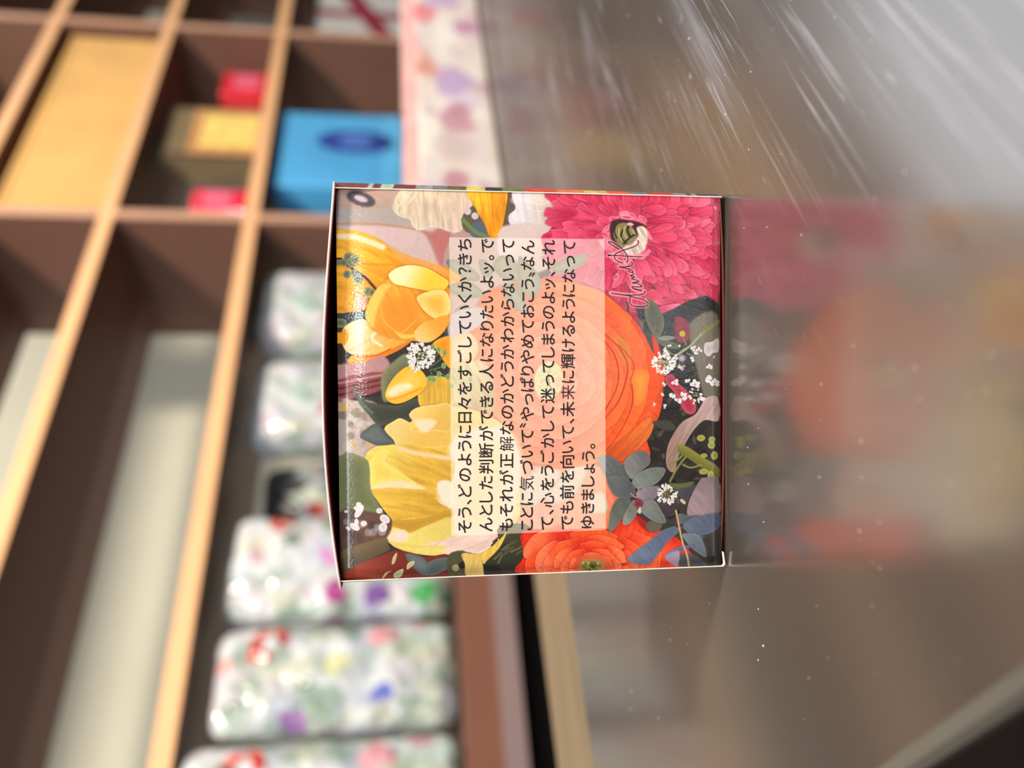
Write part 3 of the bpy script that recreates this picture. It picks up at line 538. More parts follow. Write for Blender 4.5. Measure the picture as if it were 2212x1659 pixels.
def print_mat(name, im, rough=.35, coat=.3, bump=0., bscale=1500., coat_r=.15):
    mt = bpy.data.materials.new(name); mt.use_nodes = True; N = mt.node_tree.nodes; L = mt.node_tree.links
    b = N['Principled BSDF']; b.inputs['Specular IOR Level'].default_value = .15; b.inputs['Roughness'].default_value = rough; b.inputs['Coat Weight'].default_value = coat; b.inputs['Coat Roughness'].default_value = coat_r
    t = N.new('ShaderNodeTexImage'); t.image = im; t.interpolation = 'Cubic'; t.extension = 'EXTEND'; L.new(t.outputs[0], b.inputs['Base Color'])
    if bump:
        tc = N.new('ShaderNodeTexCoord'); n2 = N.new('ShaderNodeTexNoise'); n2.inputs['Scale'].default_value = bscale; n2.inputs['Detail'].default_value = 2
        L.new(tc.outputs['Object'], n2.inputs['Vector'])
        bp = N.new('ShaderNodeBump'); bp.inputs['Strength'].default_value = bump; bp.inputs['Distance'].default_value = (.10 if bscale > 1000 else .5)/bscale
        L.new(n2.outputs[0], bp.inputs['Height'])
        L.new(bp.outputs[0], b.inputs['Coat Normal']); L.new(bp.outputs[0], b.inputs['Normal'])
    return mt

M_in = mat('shelf_brown', (114, 82, 70), .55, scale=3, var=.06)
M_band = mat('shelf_band', (240, 186, 136), .5, scale=8, var=.05, stretch=(1, 8, 8))
M_band2 = mat('divider_band_dim', (200, 156, 130), .5, scale=8, var=.05)  # same edging as the shelves, its dimmer light put into a darker colour
M_back = mat('back_panel_grey', (196, 196, 176), .6, scale=2.2, var=.05)
M_fascia = mat('fascia_brown', (126, 84, 68), .45, scale=4, var=.06)
M_toe = mat('toe_grey', (140, 120, 118), .5, scale=4, var=.06)
M_dark = mat('base_dark', (30, 14, 9), .6, scale=6)
M_counter = mat('counter_olive', (122, 104, 78), .5, scale=9, col2=(104, 90, 68), stretch=(1, 6, 6))
M_floor = mat('floor_wood', (44, 18, 10), .5, scale=5, stretch=(1, 8, 1))
M_wall = mat('wall_plaster', (206, 205, 186), .8, scale=2, var=.03)
M_kraft = mat('kraft_card', (222, 176, 106), .7, scale=9, var=.06, bump=.1, bscale=60)
M_red = mat('red_gloss', (226, 34, 56), .25, coat=.6, scale=20, var=.05)
M_pinkw = mat('highlight_pink', (246, 110, 140), .3, coat=.4)  # pink of the gloss highlights painted onto the red boxes
M_khaki = mat('khaki_card', (128, 112, 84), .6)
M_tan = mat('tan_card', (206, 152, 96), .5)
M_yellow = mat('yellow_card', (250, 216, 120), .5)
M_brownk = mat('side_shade', (48, 24, 20), .6)
M_blue = mat('blue_card', (84, 176, 236), .4, coat=.2, scale=6, var=.08)
M_navy = mat('navy_print', (44, 62, 150), .5)
M_sky = mat('sky_print', (96, 190, 244), .4)
M_cream = mat('card_edge', (250, 240, 226), .6, scale=900, var=.04)
M_pinkedge = mat('lid_edge', (240, 200, 188), .5, scale=500, var=.06)
M_maroon = mat('maroon_inside', (112, 10, 36), .5, scale=60, var=.05)
M_rust = mat('rust_card_edge', (150, 70, 44), .6, scale=300, var=.1)
M_ink = mat('black_ink', (30, 8, 10), .45, scale=400, var=.05)
M_white = mat('white_wrap', (214, 216, 214), .4, coat=.4)
M_black = mat('black_wrap', (30, 30, 34), .5)
M_crim = mat('crimson_ribbon', (150, 24, 48), .4, coat=.3)

# ------------------------------------------------------------------ room
s0 = new_mesh('floor', [W(-4, -4, -EYE), W(5, -4, -EYE), W(5, 6, -EYE), W(-4, 6, -EYE)], [(0, 1, 2, 3)], M_floor); s0['kind'] = 'structure'
V, F = box_vf(Lf, -4.0, 4.2, .92, .98, -EYE, 1.9)
wb = new_mesh('wall_back', V, F, M_wall); wb['kind'] = 'structure'

# ------------------------------------------------------------------ open shelf unit behind the counter
S0, S1 = -1.47, 2.15
BT = .026; ROWS = [.276, .541, .800, 1.062]; DZ = -.090
shelf = thing('display_shelf', 'large open shelf unit of brown compartments with pale wood front edges behind the counter', 'shelf', Lf(.3, .17, -EYE), LANG)
def panel(name, s_0, s_1, d0, d1, z0, z1, mt, parent=shelf, label=None, bw=None):
    V, F = box_vf(Lf, s_0, s_1, d0, d1, z0, z1); o = new_mesh(name, V, F, mt, parent)
    if label: o['label'] = label
    if bw: bevel(o, bw)
    return o
def sub(name, parent, s_0, s_1, d0, d1, z0, z1, mt, label=None, bw=.0008):
    PM[parent.name] = PM[shelf.name]
    V, F = box_vf(Lf, s_0, s_1, d0, d1, z0, z1); o = new_mesh(name, V, F, mt, parent); bevel(o, bw)
    if label: o['label'] = label
    return o
for z in ROWS:
    b = panel('shelf_board', S0, S1, .0, .33, z-BT/2, z+BT/2, M_in)
    sub('edge_band', b, S0, S1, -.003, 0, z-BT/2, z+BT/2, M_band, 'pale orange wood edge band')
b = panel('bottom_board', S0, S1, .0, .33, DZ-.02, DZ, M_in)
sub('fascia', b, S0, S1, -.004, 0, DZ-.048, DZ, M_fascia, 'reddish brown front board')
panel('toe_board', S0, S1, -.012, .02, -.167, DZ-.048, M_toe, label='grey lower board')
panel('base_cabinet', S0, S1, .05, .33, -EYE+.001, -.167, M_dark)
edges = [DZ]+[r for r in ROWS]
for i in range(4):
    z0 = edges[i]+(0 if i == 0 else BT/2); z1 = edges[i+1]-BT/2
    for s in (S0+.012, -.010, .700, 1.41, S1-.012):
        b = panel('divider', s-.012, s+.012, 0.0, .33, z0, z1, M_in)
        sub('edge_band', b, s-.012, s+.012, -.003, 0, z0, z1, M_band2, 'wood edge band with its dimmer light painted in as dull pink')
panel('back_rail', S0, S1, .318, .33, DZ, DZ+.06, M_in)

# ------------------------------------------------------------------ soft flower prints (wrapped packs, long box)
def pack_canvas(seed, red, extra, base=(200, 208, 212), n=110):
    q = random.Random(seed); C = Canvas(220, 400, base)
    for _ in range(n):
        c = q.choice([(186, 204, 196), (214, 208, 216), (160, 176, 160), (222, 224, 226), (196, 206, 218), (206, 190, 200), (120, 146, 128), (198, 204, 176), (180, 190, 206)])
        C.dot(q.uniform(0, 220), q.uniform(0, 400), q.uniform(12, 44), c, ry=q.uniform(8, 30), ang=q.uniform(0, 180), soft=8, al=.6)
    for x, y, r in red:
        for k in range(9): C.dot(x+q.uniform(-r, r), y+q.uniform(-r, r), r*.5, q.choice([(190, 40, 40), (216, 70, 56), (150, 50, 40), (226, 100, 90)]), ry=r*.32, ang=q.uniform(0, 180), soft=3)
    for x, y, r, c in extra:
        for k in range(6): C.dot(x+q.uniform(-r, r)*.5, y+q.uniform(-r, r)*.5, r*.6, lerp(c, (230, 226, 230), q.random()*.3), ry=r*.45, ang=q.uniform(0, 180), soft=4)
    return C
PA = print_mat('pack_print_roses', image_from('pack_print_roses', pack_canvas(1, [(170, 96, 26)], [(60, 268, 22, (70, 84, 190)), (20, 140, 22, (150, 100, 170)), (176, 270, 26, (226, 150, 160)), (50, 50, 14, (60, 96, 74)), (80, 150, 16, (110, 130, 110)), (200, 330, 18, (190, 130, 150)), (130, 30, 16, (226, 150, 140)), (120, 200, 22, (206, 210, 150))])), rough=.35, coat=.9, bump=.9, bscale=22., coat_r=.06)
PB = print_mat('pack_print_pansies', image_from('pack_print_pansies', pack_canvas(2, [(190, 100, 20)], [(50, 190, 24, (150, 30, 110)), (40, 262, 24, (116, 70, 160)), (46, 330, 26, (50, 150, 70)), (110, 180, 18, (210, 120, 200)), (150, 120, 16, (110, 130, 110)), (100, 240, 20, (226, 228, 226)), (30, 370, 14, (60, 140, 80)), (120, 60, 18, (190, 150, 160))])), rough=.35, coat=.9, bump=.9, bscale=22., coat_r=.06)
PC = print_mat('pack_print_pale', image_from('pack_print_pale', pack_canvas(3, [(170, 16, 16), (60, 160, 12)], [(90, 110, 22, (150, 190, 170)), (150, 200, 26, (226, 190, 196)), (60, 230, 24, (180, 180, 216))])), rough=.35, coat=.9, bump=.9, bscale=22., coat_r=.06)
PD = print_mat('pack_print_shaded', image_from('pack_print_shaded', pack_canvas(4, [(120, 200, 24), (40, 120, 16)], [(60, 60, 50, (24, 24, 28)), (150, 50, 60, (20, 20, 24)), (180, 160, 40, (40, 44, 48)), (100, 260, 30, (130, 150, 160))], base=(120, 130, 138), n=80)), rough=.35, coat=.9, bump=.9, bscale=22., coat_r=.06)  # grey base and black blobs paint in the shade of the recess

def pouch(name, label, cat, s_0, s_1, d0, dep, z1, mt, group, tilt=0., rad=.03, seed=0, z0=DZ, group_ok=True):
    """plump shrink-wrapped pack: rounded, slightly wrinkled body with a sealed fin on top"""
    q = random.Random(seed); w = s_1-s_0; h = z1-z0; cs = (s_0+s_1)/2
    t = thing(name, label, cat, Lf(cs, d0+dep/2, z0), LANG, group)
    n = 20; V = []; F = []; UV = []
    bm = bmesh.new(); bmesh.ops.create_cube(bm, size=1)
    for v in bm.verts: v.co = Vector((v.co.x*w, v.co.y*dep, v.co.z*h))
    bmesh.ops.bevel(bm, geom=list(bm.edges), offset=min(rad, dep*.45), segments=4, profile=.5, affect='EDGES')
    bmesh.ops.subdivide_edges(bm, edges=[e for e in bm.edges if e.calc_length() > .04], cuts=9, use_grid_fill=True)
    for v in bm.verts:
        x, y, z = v.co
        bl = max(0, 1-(2*x/w)**2)*max(0, 1-(2*z/h)**2)
        k = math.sin(x*70+seed)*math.sin(z*48+seed*2)*.0022+math.sin(z*120+x*60+seed)*.0009
        v.co.y += math.copysign(.010*bl+k, y) if abs(y) > dep*.3 else 0
        v.co.x += math.sin(z*40+seed)*.0018; v.co.z += h/2+math.sin(x*30+seed)*.002*(z > 0)
        v.co.x += tilt*v.co.z
    me = bpy.data.meshes.new('wrapped_body'); bm.to_mesh(me); bm.free(); me.materials.append(mt)
    me.polygons.foreach_set('use_smooth', [True]*len(me.polygons))
    zm = min(v.co.z for v in me.vertices)
    for v in me.vertices: v.co.z -= zm-.0008
    uv = me.uv_layers.new(name='UVMap')
    for p in me.polygons:
        for li in p.loop_indices:
            c = me.vertices[me.loops[li].vertex_index].co
            uv.data[li].uv = ((c.x/w+.5)*.94+.03 if abs(p.normal.y) > .4 else (c.y/dep+.5), c.z/h*.94+.03)
    o = bpy.data.objects.new('wrapped_body', me); COL.objects.link(o); o.parent = t
    # crimped seal along the back of the wrapper
    V = []; F = []
    for i in range(25):
        x = -w*.36+w*.72*i/24; y = dep/2+.004+.0012*math.sin(i*1.7)
        V += [(x+tilt*h*.5, y, h*.30), (x+tilt*h*.6, y+.004, h*.62)]
        if i: a = 2*(i-1); F.append((a, a+2, a+3, a+1))
    me2 = bpy.data.meshes.new('crimped_seal'); me2.from_pydata(V, [], F); me2.materials.append(M_white)
    o2 = bpy.data.objects.new('crimped_seal', me2); COL.objects.link(o2); o2.parent = t; solid(o2, .0008)
    return t
G = 'wrapped flower packs in the bottom compartment'
pouch('wrapped_pack', 'plump shiny flower pack cut off by the bottom edge of the photo', 'pack', -1.150, -.992, .0, .10, .258, PA, G, seed=1)
pouch('wrapped_pack', 'shiny flower pack with one deep blue bloom, second from the bottom edge of photo', 'pack', -.978, -.832, .02, .10, .238, PA, G, seed=5)
pouch('wrapped_pack', 'shiny flower pack with magenta, purple and green blooms near its base', 'pack', -.820, -.652, .03, .10, .240, PB, G, seed=9)
pouch('wrapped_pack', 'pack with recess shade painted into its print, pushed back between two pale flower packs on the bottom shelf', 'pack', -.625, -.508, .11, .09, .214, PD, G, seed=13)
pouch('wrapped_pack', 'pale greenish white flower pack between the pushed-back pack and the topmost pack in the photo', 'pack', -.492, -.305, .05, .09, .246, PC, G, tilt=-.04, seed=17, rad=.045)
pouch('wrapped_pack', 'pale rounded flower pack next to the divider, topmost of its row in the photo', 'pack', -.284, -.085, .05, .09, .256, PC, G, seed=21, rad=.045)

# ------------------------------------------------------------------ cartons in the compartments
def carton(name, label, cat, s_0, s_1, d0, d1, z0, z1, mt, bw=.006, group=None):
    t = thing(name, label, cat, Lf((s_0+s_1)/2, (d0+d1)/2, z0), LANG, group)
    V, F = box_vf(Lf, s_0, s_1, d0, d1, z0, z1-.0); o = new_mesh('carton_body', V, F, mt, t); bevel(o, bw, 3); return t
def on_front(t, name, s_0, s_1, d, z0, z1, mt, label=None, bw=.002):
    V, F = box_vf(Lf, s_0, s_1, d-.0015, d+.001, z0, z1); o = new_mesh(name, V, F, mt, t); bevel(o, bw, 2)
    if label: o['label'] = label
    return o
zc = ROWS[0]+BT/2; zb = ROWS[1]+BT/2
t = carton('kraft_carton', 'big plain golden kraft carton filling an upper compartment', 'carton', .012, .668, .022, .30, zb, .764, M_kraft, .004)
on_front(t, 'lid_flap', .016, .664, .021, .752, .763, M_kraft)
t = carton('red_box', 'small glossy pinkish red box, upper one of the two in the photo', 'box', .560, .665, .09, .14, zc, .425, M_red, .01, 'small red boxes')
on_front(t, 'highlight_patch', .585, .650, .09, .33, .395, M_pinkw, 'pale pink patch painted as a highlight')
t = carton('red_box', 'small glossy pinkish red box touching the divider, lower one of the two in the photo', 'box', .040, .112, .025, .06, zc, .408, M_red, .01, 'small red boxes')
on_front(t, 'highlight_patch', .052, .100, .025, .325, .385, M_pinkw, 'pale pink patch painted as a highlight')
t = carton('gift_carton', 'khaki and tan carton with bright yellow label standing between two red boxes', 'carton', .245, .435, .05, .12, zc, .500, M_khaki, .004)
on_front(t, 'tan_panel', .258, .425, .05, .300, .450, M_tan, 'tan front panel')
on_front(t, 'yellow_label', .285, .405, .048, .305, .425, M_yellow, 'bright yellow label')
on_front(t, 'shaded_side_strip', .245, .256, .049, .295, .49, M_brownk, 'dark brown strip painted as side shade')  # shade of the carton's side, painted as a strip on its front
t = carton('blue_carton', 'bright blue carton with dark oval handle hole in the bottom compartment', 'carton', .130, .400, .025, .14, DZ, .252, M_blue, .008)
V = []; 
for i in range(28):
    a = i/28*2*math.pi; V.append(Lf(.290+math.cos(a)*.042, .0235, .083+math.sin(a)*.086))
o = new_mesh('oval_print', V, [tuple(range(28))], M_navy, t); solid(o, .001); o['label'] = 'dark blue oval'
V = []
for i in range(28):
    a = i/28*2*math.pi; V.append(Lf(.290+math.cos(a)*.030, .0215, .083+math.sin(a)*.038))
o = new_mesh('oval_centre', V, [tuple(range(28))], mat('mid_blue', (80, 120, 200), .5), t); solid(o, .001); o['label'] = 'mid blue centre of the oval'
on_front(t, 'pale_band', .135, .395, .025, -.02, .02, M_sky, 'light blue band')
t = carton('gift_bag', 'white and black gift bag with a crimson ribbon at the top edge of the photo', 'bag', .80, 1.10, .07, .16, DZ, .212, M_white, .006)
V, F = [], []
for i, (a, c) in enumerate(((.80, -.02), (.80, .035), (1.10, .17), (1.10, .115))): V.append(Lf(a, .0675, c))
o = new_mesh('ribbon', V, [(0, 1, 2, 3)], M_crim, t); solid(o, .002); o['label'] = 'crimson diagonal ribbon'
on_front(t, 'black_panel', .805, 1.095, .069, -.085, -.03, M_black, 'black lower panel')
on_front(t, 'ribbon_vertical', .93, .965, .068, -.085, .208, M_crim, 'crimson upright ribbon')

# ------------------------------------------------------------------ counter and polished metal plate
PA_D = Vector((.7506, .6608, 0)).normalized(); PN_D = Vector((-PA_D.y, PA_D.x, 0)); PC0 = Vector((-.186, .256, 0))
def Pf(a, n, z): v = PC0+PA_D*a+PN_D*n; return Vector((v.x, v.y, z+EYE))
PANG = math.atan2(PA_D.y, PA_D.x)
ct = thing('counter', 'olive brown wooden counter under the shiny metal plate', 'counter', Pf(.6, -.2, -EYE), PANG)
V, F = box_vf(Pf, .012, 1.25, -.56, .093, -H0-.034, -H0-.0042); o = new_mesh('counter_top', V, F, M_counter, ct); bevel(o, .003)
V, F = box_vf(Pf, .05, 1.2, -.53, .05, -EYE+.0005, -H0-.034); new_mesh('counter_base', V, F, M_dark, ct)

def plate_mat():
    mt = bpy.data.materials.new('polished_metal'); mt.use_nodes = True; N = mt.node_tree.nodes; L = mt.node_tree.links
    out = N['Material Output']; N.remove(N['Principled BSDF'])
    tc = N.new('ShaderNodeTexCoord')
    def nz(sx, sy, sc, det=4, rough=.6, off=0, rot=0):
        m_ = N.new('ShaderNodeMapping'); m_.inputs['Scale'].default_value = (sx, sy, 1); m_.inputs['Location'].default_value = (off, off, 0); m_.inputs['Rotation'].default_value = (0, 0, rot)
        L.new(tc.outputs['Object'], m_.inputs['Vector']); n = N.new('ShaderNodeTexNoise'); n.inputs['Scale'].default_value = sc; n.inputs['Detail'].default_value = det; n.inputs['Roughness'].default_value = rough
        L.new(m_.outputs[0], n.inputs['Vector']); return n.outputs[0]
    def ramp(v, a, b, lo=0., hi=1.):
        r = N.new('ShaderNodeMapRange'); r.inputs['From Min'].default_value = a; r.inputs['From Max'].default_value = b; r.inputs['To Min'].default_value = lo; r.inputs['To Max'].default_value = hi
        r.interpolation_type = 'SMOOTHSTEP'; L.new(v, r.inputs['Value']); return r.outputs[0]
    def mul(a, b, op='MULTIPLY'):
        r = N.new('ShaderNodeMath'); r.operation = op
        for i, v in enumerate((a, b)):
            if isinstance(v, (int, float)): r.inputs[i].default_value = v
            else: L.new(v, r.inputs[i])
        r.use_clamp = False; return r.outputs[0]
    th = 7*math.pi/180
    streak = mul(ramp(nz(5, 95, 1., 5, .66, 0, th), .47, .70), ramp(nz(7, 16, 1., 2, .5, 3.3, th), .40, .66))
    fine = mul(ramp(nz(22, 800, 1., 3, .6, 1.1, th*.5), .52, .70), ramp(nz(9, 22, 1., 2, .5, 7.7), .36, .60))
    fibre = ramp(nz(90, 420, 1., 2, .6, 2.2, -.5), .66, .74)
    # wipe streaks masked to the right, painting in where the plate catches light
    ge = N.new('ShaderNodeNewGeometry'); sp = N.new('ShaderNodeSeparateXYZ'); L.new(ge.outputs['Position'], sp.inputs[0])
    zone = ramp(mul(sp.outputs[0], mul(nz(9, 9, 1., 2, .5, 4.), .05), 'ADD'), .015, .065, .06, 1.)
    patch = ramp(nz(13, 30, 1., 2, .5, 12.3, th), .42, .62, .15, 1.)
    smear = mul(mul(mul(mul(streak, mul(fine, .8), 'MAXIMUM'), mul(fibre, .5), 'MAXIMUM'), zone), patch)
    g = N.new('ShaderNodeBsdfAnisotropic'); g.inputs['Color'].default_value = (.36, .335, .315, 1)
    L.new(ramp(nz(6, 9, 1., 3, .5, 5.), .3, .75, .155, .225), g.inputs['Roughness'])
    g2 = N.new('ShaderNodeBsdfAnisotropic'); g2.inputs['Color'].default_value = (.86, .89, .97, 1); g2.inputs['Roughness'].default_value = .50
    mx = N.new('ShaderNodeMixShader'); L.new(mul(smear, .8), mx.inputs[0]); L.new(g.outputs[0], mx.inputs[1]); L.new(g2.outputs[0], mx.inputs[2])
    g3 = N.new('ShaderNodeBsdfAnisotropic'); g3.inputs['Color'].default_value = (.35, .34, .34, 1); g3.inputs['Roughness'].default_value = .62
    m3 = N.new('ShaderNodeMixShader'); m3.inputs[0].default_value = .13; L.new(mx.outputs[0], m3.inputs[1]); L.new(g3.outputs[0], m3.inputs[2])
    df = N.new('ShaderNodeBsdfDiffuse'); df.inputs['Color'].default_value = (*lin((96, 90, 82)), 1)
    m2 = N.new('ShaderNodeMixShader'); L.new(mul(mul(smear, .14), .18, 'ADD'), m2.inputs[0]); L.new(m3.outputs[0], m2.inputs[1]); L.new(df.outputs[0], m2.inputs[2])
    L.new(m2.outputs[0], out.inputs['Surface']); return mt
M_plate = plate_mat()
# rounded rectangle with a rolled rim
pl = thing('metal_plate', 'large shiny scratched metal plate that the small flower box stands on', 'tray', Pf(.6, -.25, -H0-.0042), PANG)
def rrect(a0, a1, n0, n1, r, k=8):
    P = []
    for (cx, cy, st) in ((a1-r, n1-r, 0), (a0+r, n1-r, 90), (a0+r, n0+r, 180), (a1-r, n0+r, 270)):
        for i in range(k+1):
            t_ = math.radians(st+90*i/k); P.append((cx+math.cos(t_)*r, cy+math.sin(t_)*r))
    return P
R0 = rrect(0, 1.28, -.58, 0, .012); prof = [(0, -.0042), (0, -.0024), (-.0008, -.0008), (-.0026, 0)]
V = []; F = []; n = len(R0)
for off, z in prof:
    for (a, b_) in rrect(-off, 1.28+off, -.58-off, off, .012): V.append(Pf(a, b_, -H0+z))
for k in range(len(prof)-1):
    for i in range(n): F.append((k*n+i, k*n+(i+1) % n, (k+1)*n+(i+1) % n, (k+1)*n+i))
F.append(tuple(range((len(prof)-1)*n, len(prof)*n))); F.append(tuple(reversed(range(n))))
new_mesh('plate', V, F, M_plate, pl)
# lint and grit on the metal
def dust():
    q = random.Random(11); V = []; F = []
    for i in range(150):
        y = .09+.26*q.random()**1.4; x = q.uniform(-.45, .5)*y
        if abs(x) < .045 and y > .168 and y < .215: continue
        a = q.random()*3.14; l = q.uniform(.00009, .00022)*(1 if q.random() < .88 else 1.6)*min(1, y/.17); w = l*q.uniform(.35, .9); h = w*.5; b0 = len(V)
        for dz in (0, h):
            for sx, sy in ((-1, -.6), (0, -1), (1, -.4), (.8, .7), (-.5, 1)):
                X, Y = sx*l*(1-dz*600), sy*w*(1-dz*600); V.append(W(x+X*math.cos(a)-Y*math.sin(a), y+X*math.sin(a)+Y*math.cos(a), -H0+dz))
        for j in range(5): F.append((b0+j, b0+(j+1) % 5, b0+5+(j+1) % 5, b0+5+j))
        F.append(tuple(b0+5+j for j in range(5)))
    return new_mesh('lint_specks', V, F, mat('lint', (235, 230, 226), .6, scale=900), pl)
d_ = dust(); d_['kind'] = 'stuff'; d_['label'] = 'pale specks of lint'

# long flower-print box standing on the counter strip behind the plate
cl = Canvas(420, 110, (196, 190, 188)); q = random.Random(8)
for _ in range(160): cl.dot(q.uniform(0, 420), q.uniform(0, 110), q.uniform(6, 22), q.choice([(190, 176, 190), (206, 206, 200), (166, 130, 150), (214, 210, 204), (176, 150, 160), (200, 190, 180)]), ry=q.uniform(5, 14), ang=q.uniform(0, 180), soft=5, al=.7)
for x, y, r, c in ((92, 26, 24, (206, 208, 200)), (60, 30, 16, (210, 212, 204)), (150, 66, 26, (150, 124, 178)), (120, 80, 16, (180, 170, 200)), (176, 30, 24, (176, 96, 80)), (190, 24, 14, (196, 150, 130)), (96, 72, 22, (150, 90, 112)), (60, 64, 22, (172, 156, 156)), (226, 60, 22, (206, 206, 204)), (20, 60, 14, (150, 90, 110)), (240, 92, 18, (160, 110, 150)), (8, 16, 14, (210, 150, 90)), (262, 40, 20, (196, 80, 96)), (300, 60, 30, (160, 130, 176)), (360, 50, 30, (186, 96, 80))):
    for k in range(6): cl.dot(x+q.uniform(-r, r)*.5, y+q.uniform(-r, r)*.5, r*.6, lerp(c, (230, 226, 226), q.random()*.25), ry=r*.45, ang=q.uniform(0, 180), soft=9)
cl.c = cl.c*.72+np.array((196, 188, 184), np.float32)*.28
M_long = print_mat('long_box_print', image_from('long_box_print', cl), rough=.45, coat=.2)
def long_box():
    z0 = -H0-.0024; a0, a1 = .421, .86; n0, n1 = .012, .088
    t = thing('long_flower_box', 'long low box with a faded lilac and rust flower print behind the metal plate', 'box', Pf((a0+a1)/2, (n0+n1)/2, z0), PANG)
    zt = -.0175; zr = -.0075
    prof = [(n0, z0), (n0, zt), (n0+.011, zr), (n1-.011, zr), (n1, zt), (n1, z0)]
    V = []; UV = []
    for a, k in ((a0, 0), (a0+.02, 1), (a1-.02, 1), (a1, 0)):
        for i, (n_, z) in enumerate(prof):
            zz = z if k else (z if i in (0, 5) else z0+(z-z0)*.72)
            V.append(Pf(a, n_, zz)); UV.append(((a-a0)/(a1-a0), (zz-z0)/(zr-z0)*.9 if i < 3 else .95))
    F = []; MI = []
    for j in range(3):
        for i in range(6):
            F.append((j*6+i, (j+1)*6+i, (j+1)*6+(i+1) % 6, j*6+(i+1) % 6)); MI.append(1 if i in (1, 3) else 0)
    F += [tuple(reversed(range(6))), tuple(range(18, 24))]; MI += [0, 0]
    o = new_mesh('box_body', V, F, [M_long, mat('rolled_edge', (196, 140, 136), .5, scale=40)], t, MI, UV); bevel(o, .002, 2)
    o = new_mesh('lid_ribbon', [Pf(a0+.10, n0+.012, zr+.0003), Pf(a0+.13, n0+.012, zr+.0003), Pf(a0+.13, n1-.012, zr+.0003), Pf(a0+.10, n1-.012, zr+.0003)], [(0, 1, 2, 3)], M_crim, t); solid(o, .0006, off=1)
long_box()

# ------------------------------------------------------------------ the flower box in focus
D0 = .172
def onY(px, py, Y=D0):
    d = cF*FPX+cR*(px-1106)+cU*(829-py); return d*(Y/d.y)
XR, XL, ZT, ZB = .0425, -.0425, .0135, -.0735
CWD = 1500; CHT = int(CWD*(XR-XL)/(ZT-ZB))
def MAP(px, py):
    P = onY(px, py); return ((ZT-P.z)/(ZT-ZB)*CWD, (XR-P.x)/(XR-XL)*CHT)
art = paint_front(CWD, CHT, MAP); caption_panel(art, MAP)
def uvp(x, z): return ((ZT-z)/(ZT-ZB), 1-(XR-x)/(XR-XL))

# signature, one list of picture points per stroke
SG = [[(7, p) for p in [(150, 1178), (104, 1197), (220, 1194), (430, 1205), (620, 1216), (680, 1214), (690, 1206)]],
      [(7, p) for p in [(612, 930), (632, 965), (600, 1015), (540, 1048), (440, 1082), (370, 1105), (270, 1146), (224, 1185), (220, 1225), (245, 1272), (300, 1305), (366, 1322)]],
      [(7, p) for p in [(302, 1090), (230, 1052), (150, 998), (114, 968), (138, 957), (215, 985), (300, 1040), (370, 1105), (425, 1180), (447, 1235), (443, 1285), (422, 1314)]],
      [(7, p) for p in [(498, 1305), (526, 1328), (516, 1358), (470, 1378), (380, 1390), (292, 1388), (360, 1402), (450, 1422), (510, 1446), (536, 1472), (505, 1482), (462, 1462), (452, 1442)]],
      [(7, p) for p in [(528, 1486), (543, 1500), (536, 1520), (488, 1542), (530, 1552), (565, 1562), (508, 1592), (570, 1608), (640, 1640), (560, 1652), (525, 1664)]]
      + [(8, p) for p in [(600, 90), (690, 138), (600, 150), (530, 146), (522, 165), (590, 190), (694, 216), (620, 205), (556, 186), (530, 165)]],
      [(7, p) for p in [(229, 1583), (245, 1562), (260, 1540)]],
      [(8, p) for p in [(160, 256), (240, 268), (380, 285), (520, 292), (640, 285), (716, 268), (740, 240), (718, 218)]],
      [(8, p) for p in [(160, 256), (280, 278), (420, 296), (560, 328), (700, 366), (785, 420), (778, 466), (710, 488), (600, 488), (520, 470), (484, 430), (478, 370), (500, 290)]]]
def sgp(e):
    k, (x, y) = e; ox, oy = ((1300, 400), (1300, 600))[k-7]; return (ox+x/7.9, oy+y/7.9)
for st in SG: art.line([MAP(*sgp(e)) for e in st], 9*CHT/880/1., (240, 170, 178), soft=6, al=.55)
im_front = image_from('front_print', art)
M_front = print_mat('front_print', im_front, rough=.5, coat=.5, bump=.6, bscale=2400., coat_r=.09)

side = Canvas(830, 24, (110, 100, 80))
for x0, x1, c in ((0, 72, (136, 66, 52)), (72, 82, (190, 200, 170)), (82, 170, (124, 52, 44)), (98, 118, (186, 206, 178)), (170, 205, (150, 156, 156)), (205, 236, (120, 126, 124)), (236, 276, (92, 100, 52)), (276, 316, (226, 206, 100)), (316, 352, (44, 48, 40)), (352, 402, (110, 122, 72)), (402, 468, (232, 70, 48)),
                  (468, 530, (240, 130, 70)), (530, 580, (220, 196, 100)), (580, 632, (240, 100, 56)), (632, 670, (120, 132, 140)), (670, 728, (206, 44, 44)), (728, 760, (150, 156, 166)), (760, 826, (56, 62, 80)), (770, 776, (170, 170, 90))):
    side.shape([(x0, -5), (x1+6, -5), (x1-2, 30), (x0-8, 30)], c, soft=2, sm=1)
side.grain(.2)
M_side = print_mat('side_print', image_from('side_print', side), rough=.4, coat=.5, bump=.3, bscale=2600.)

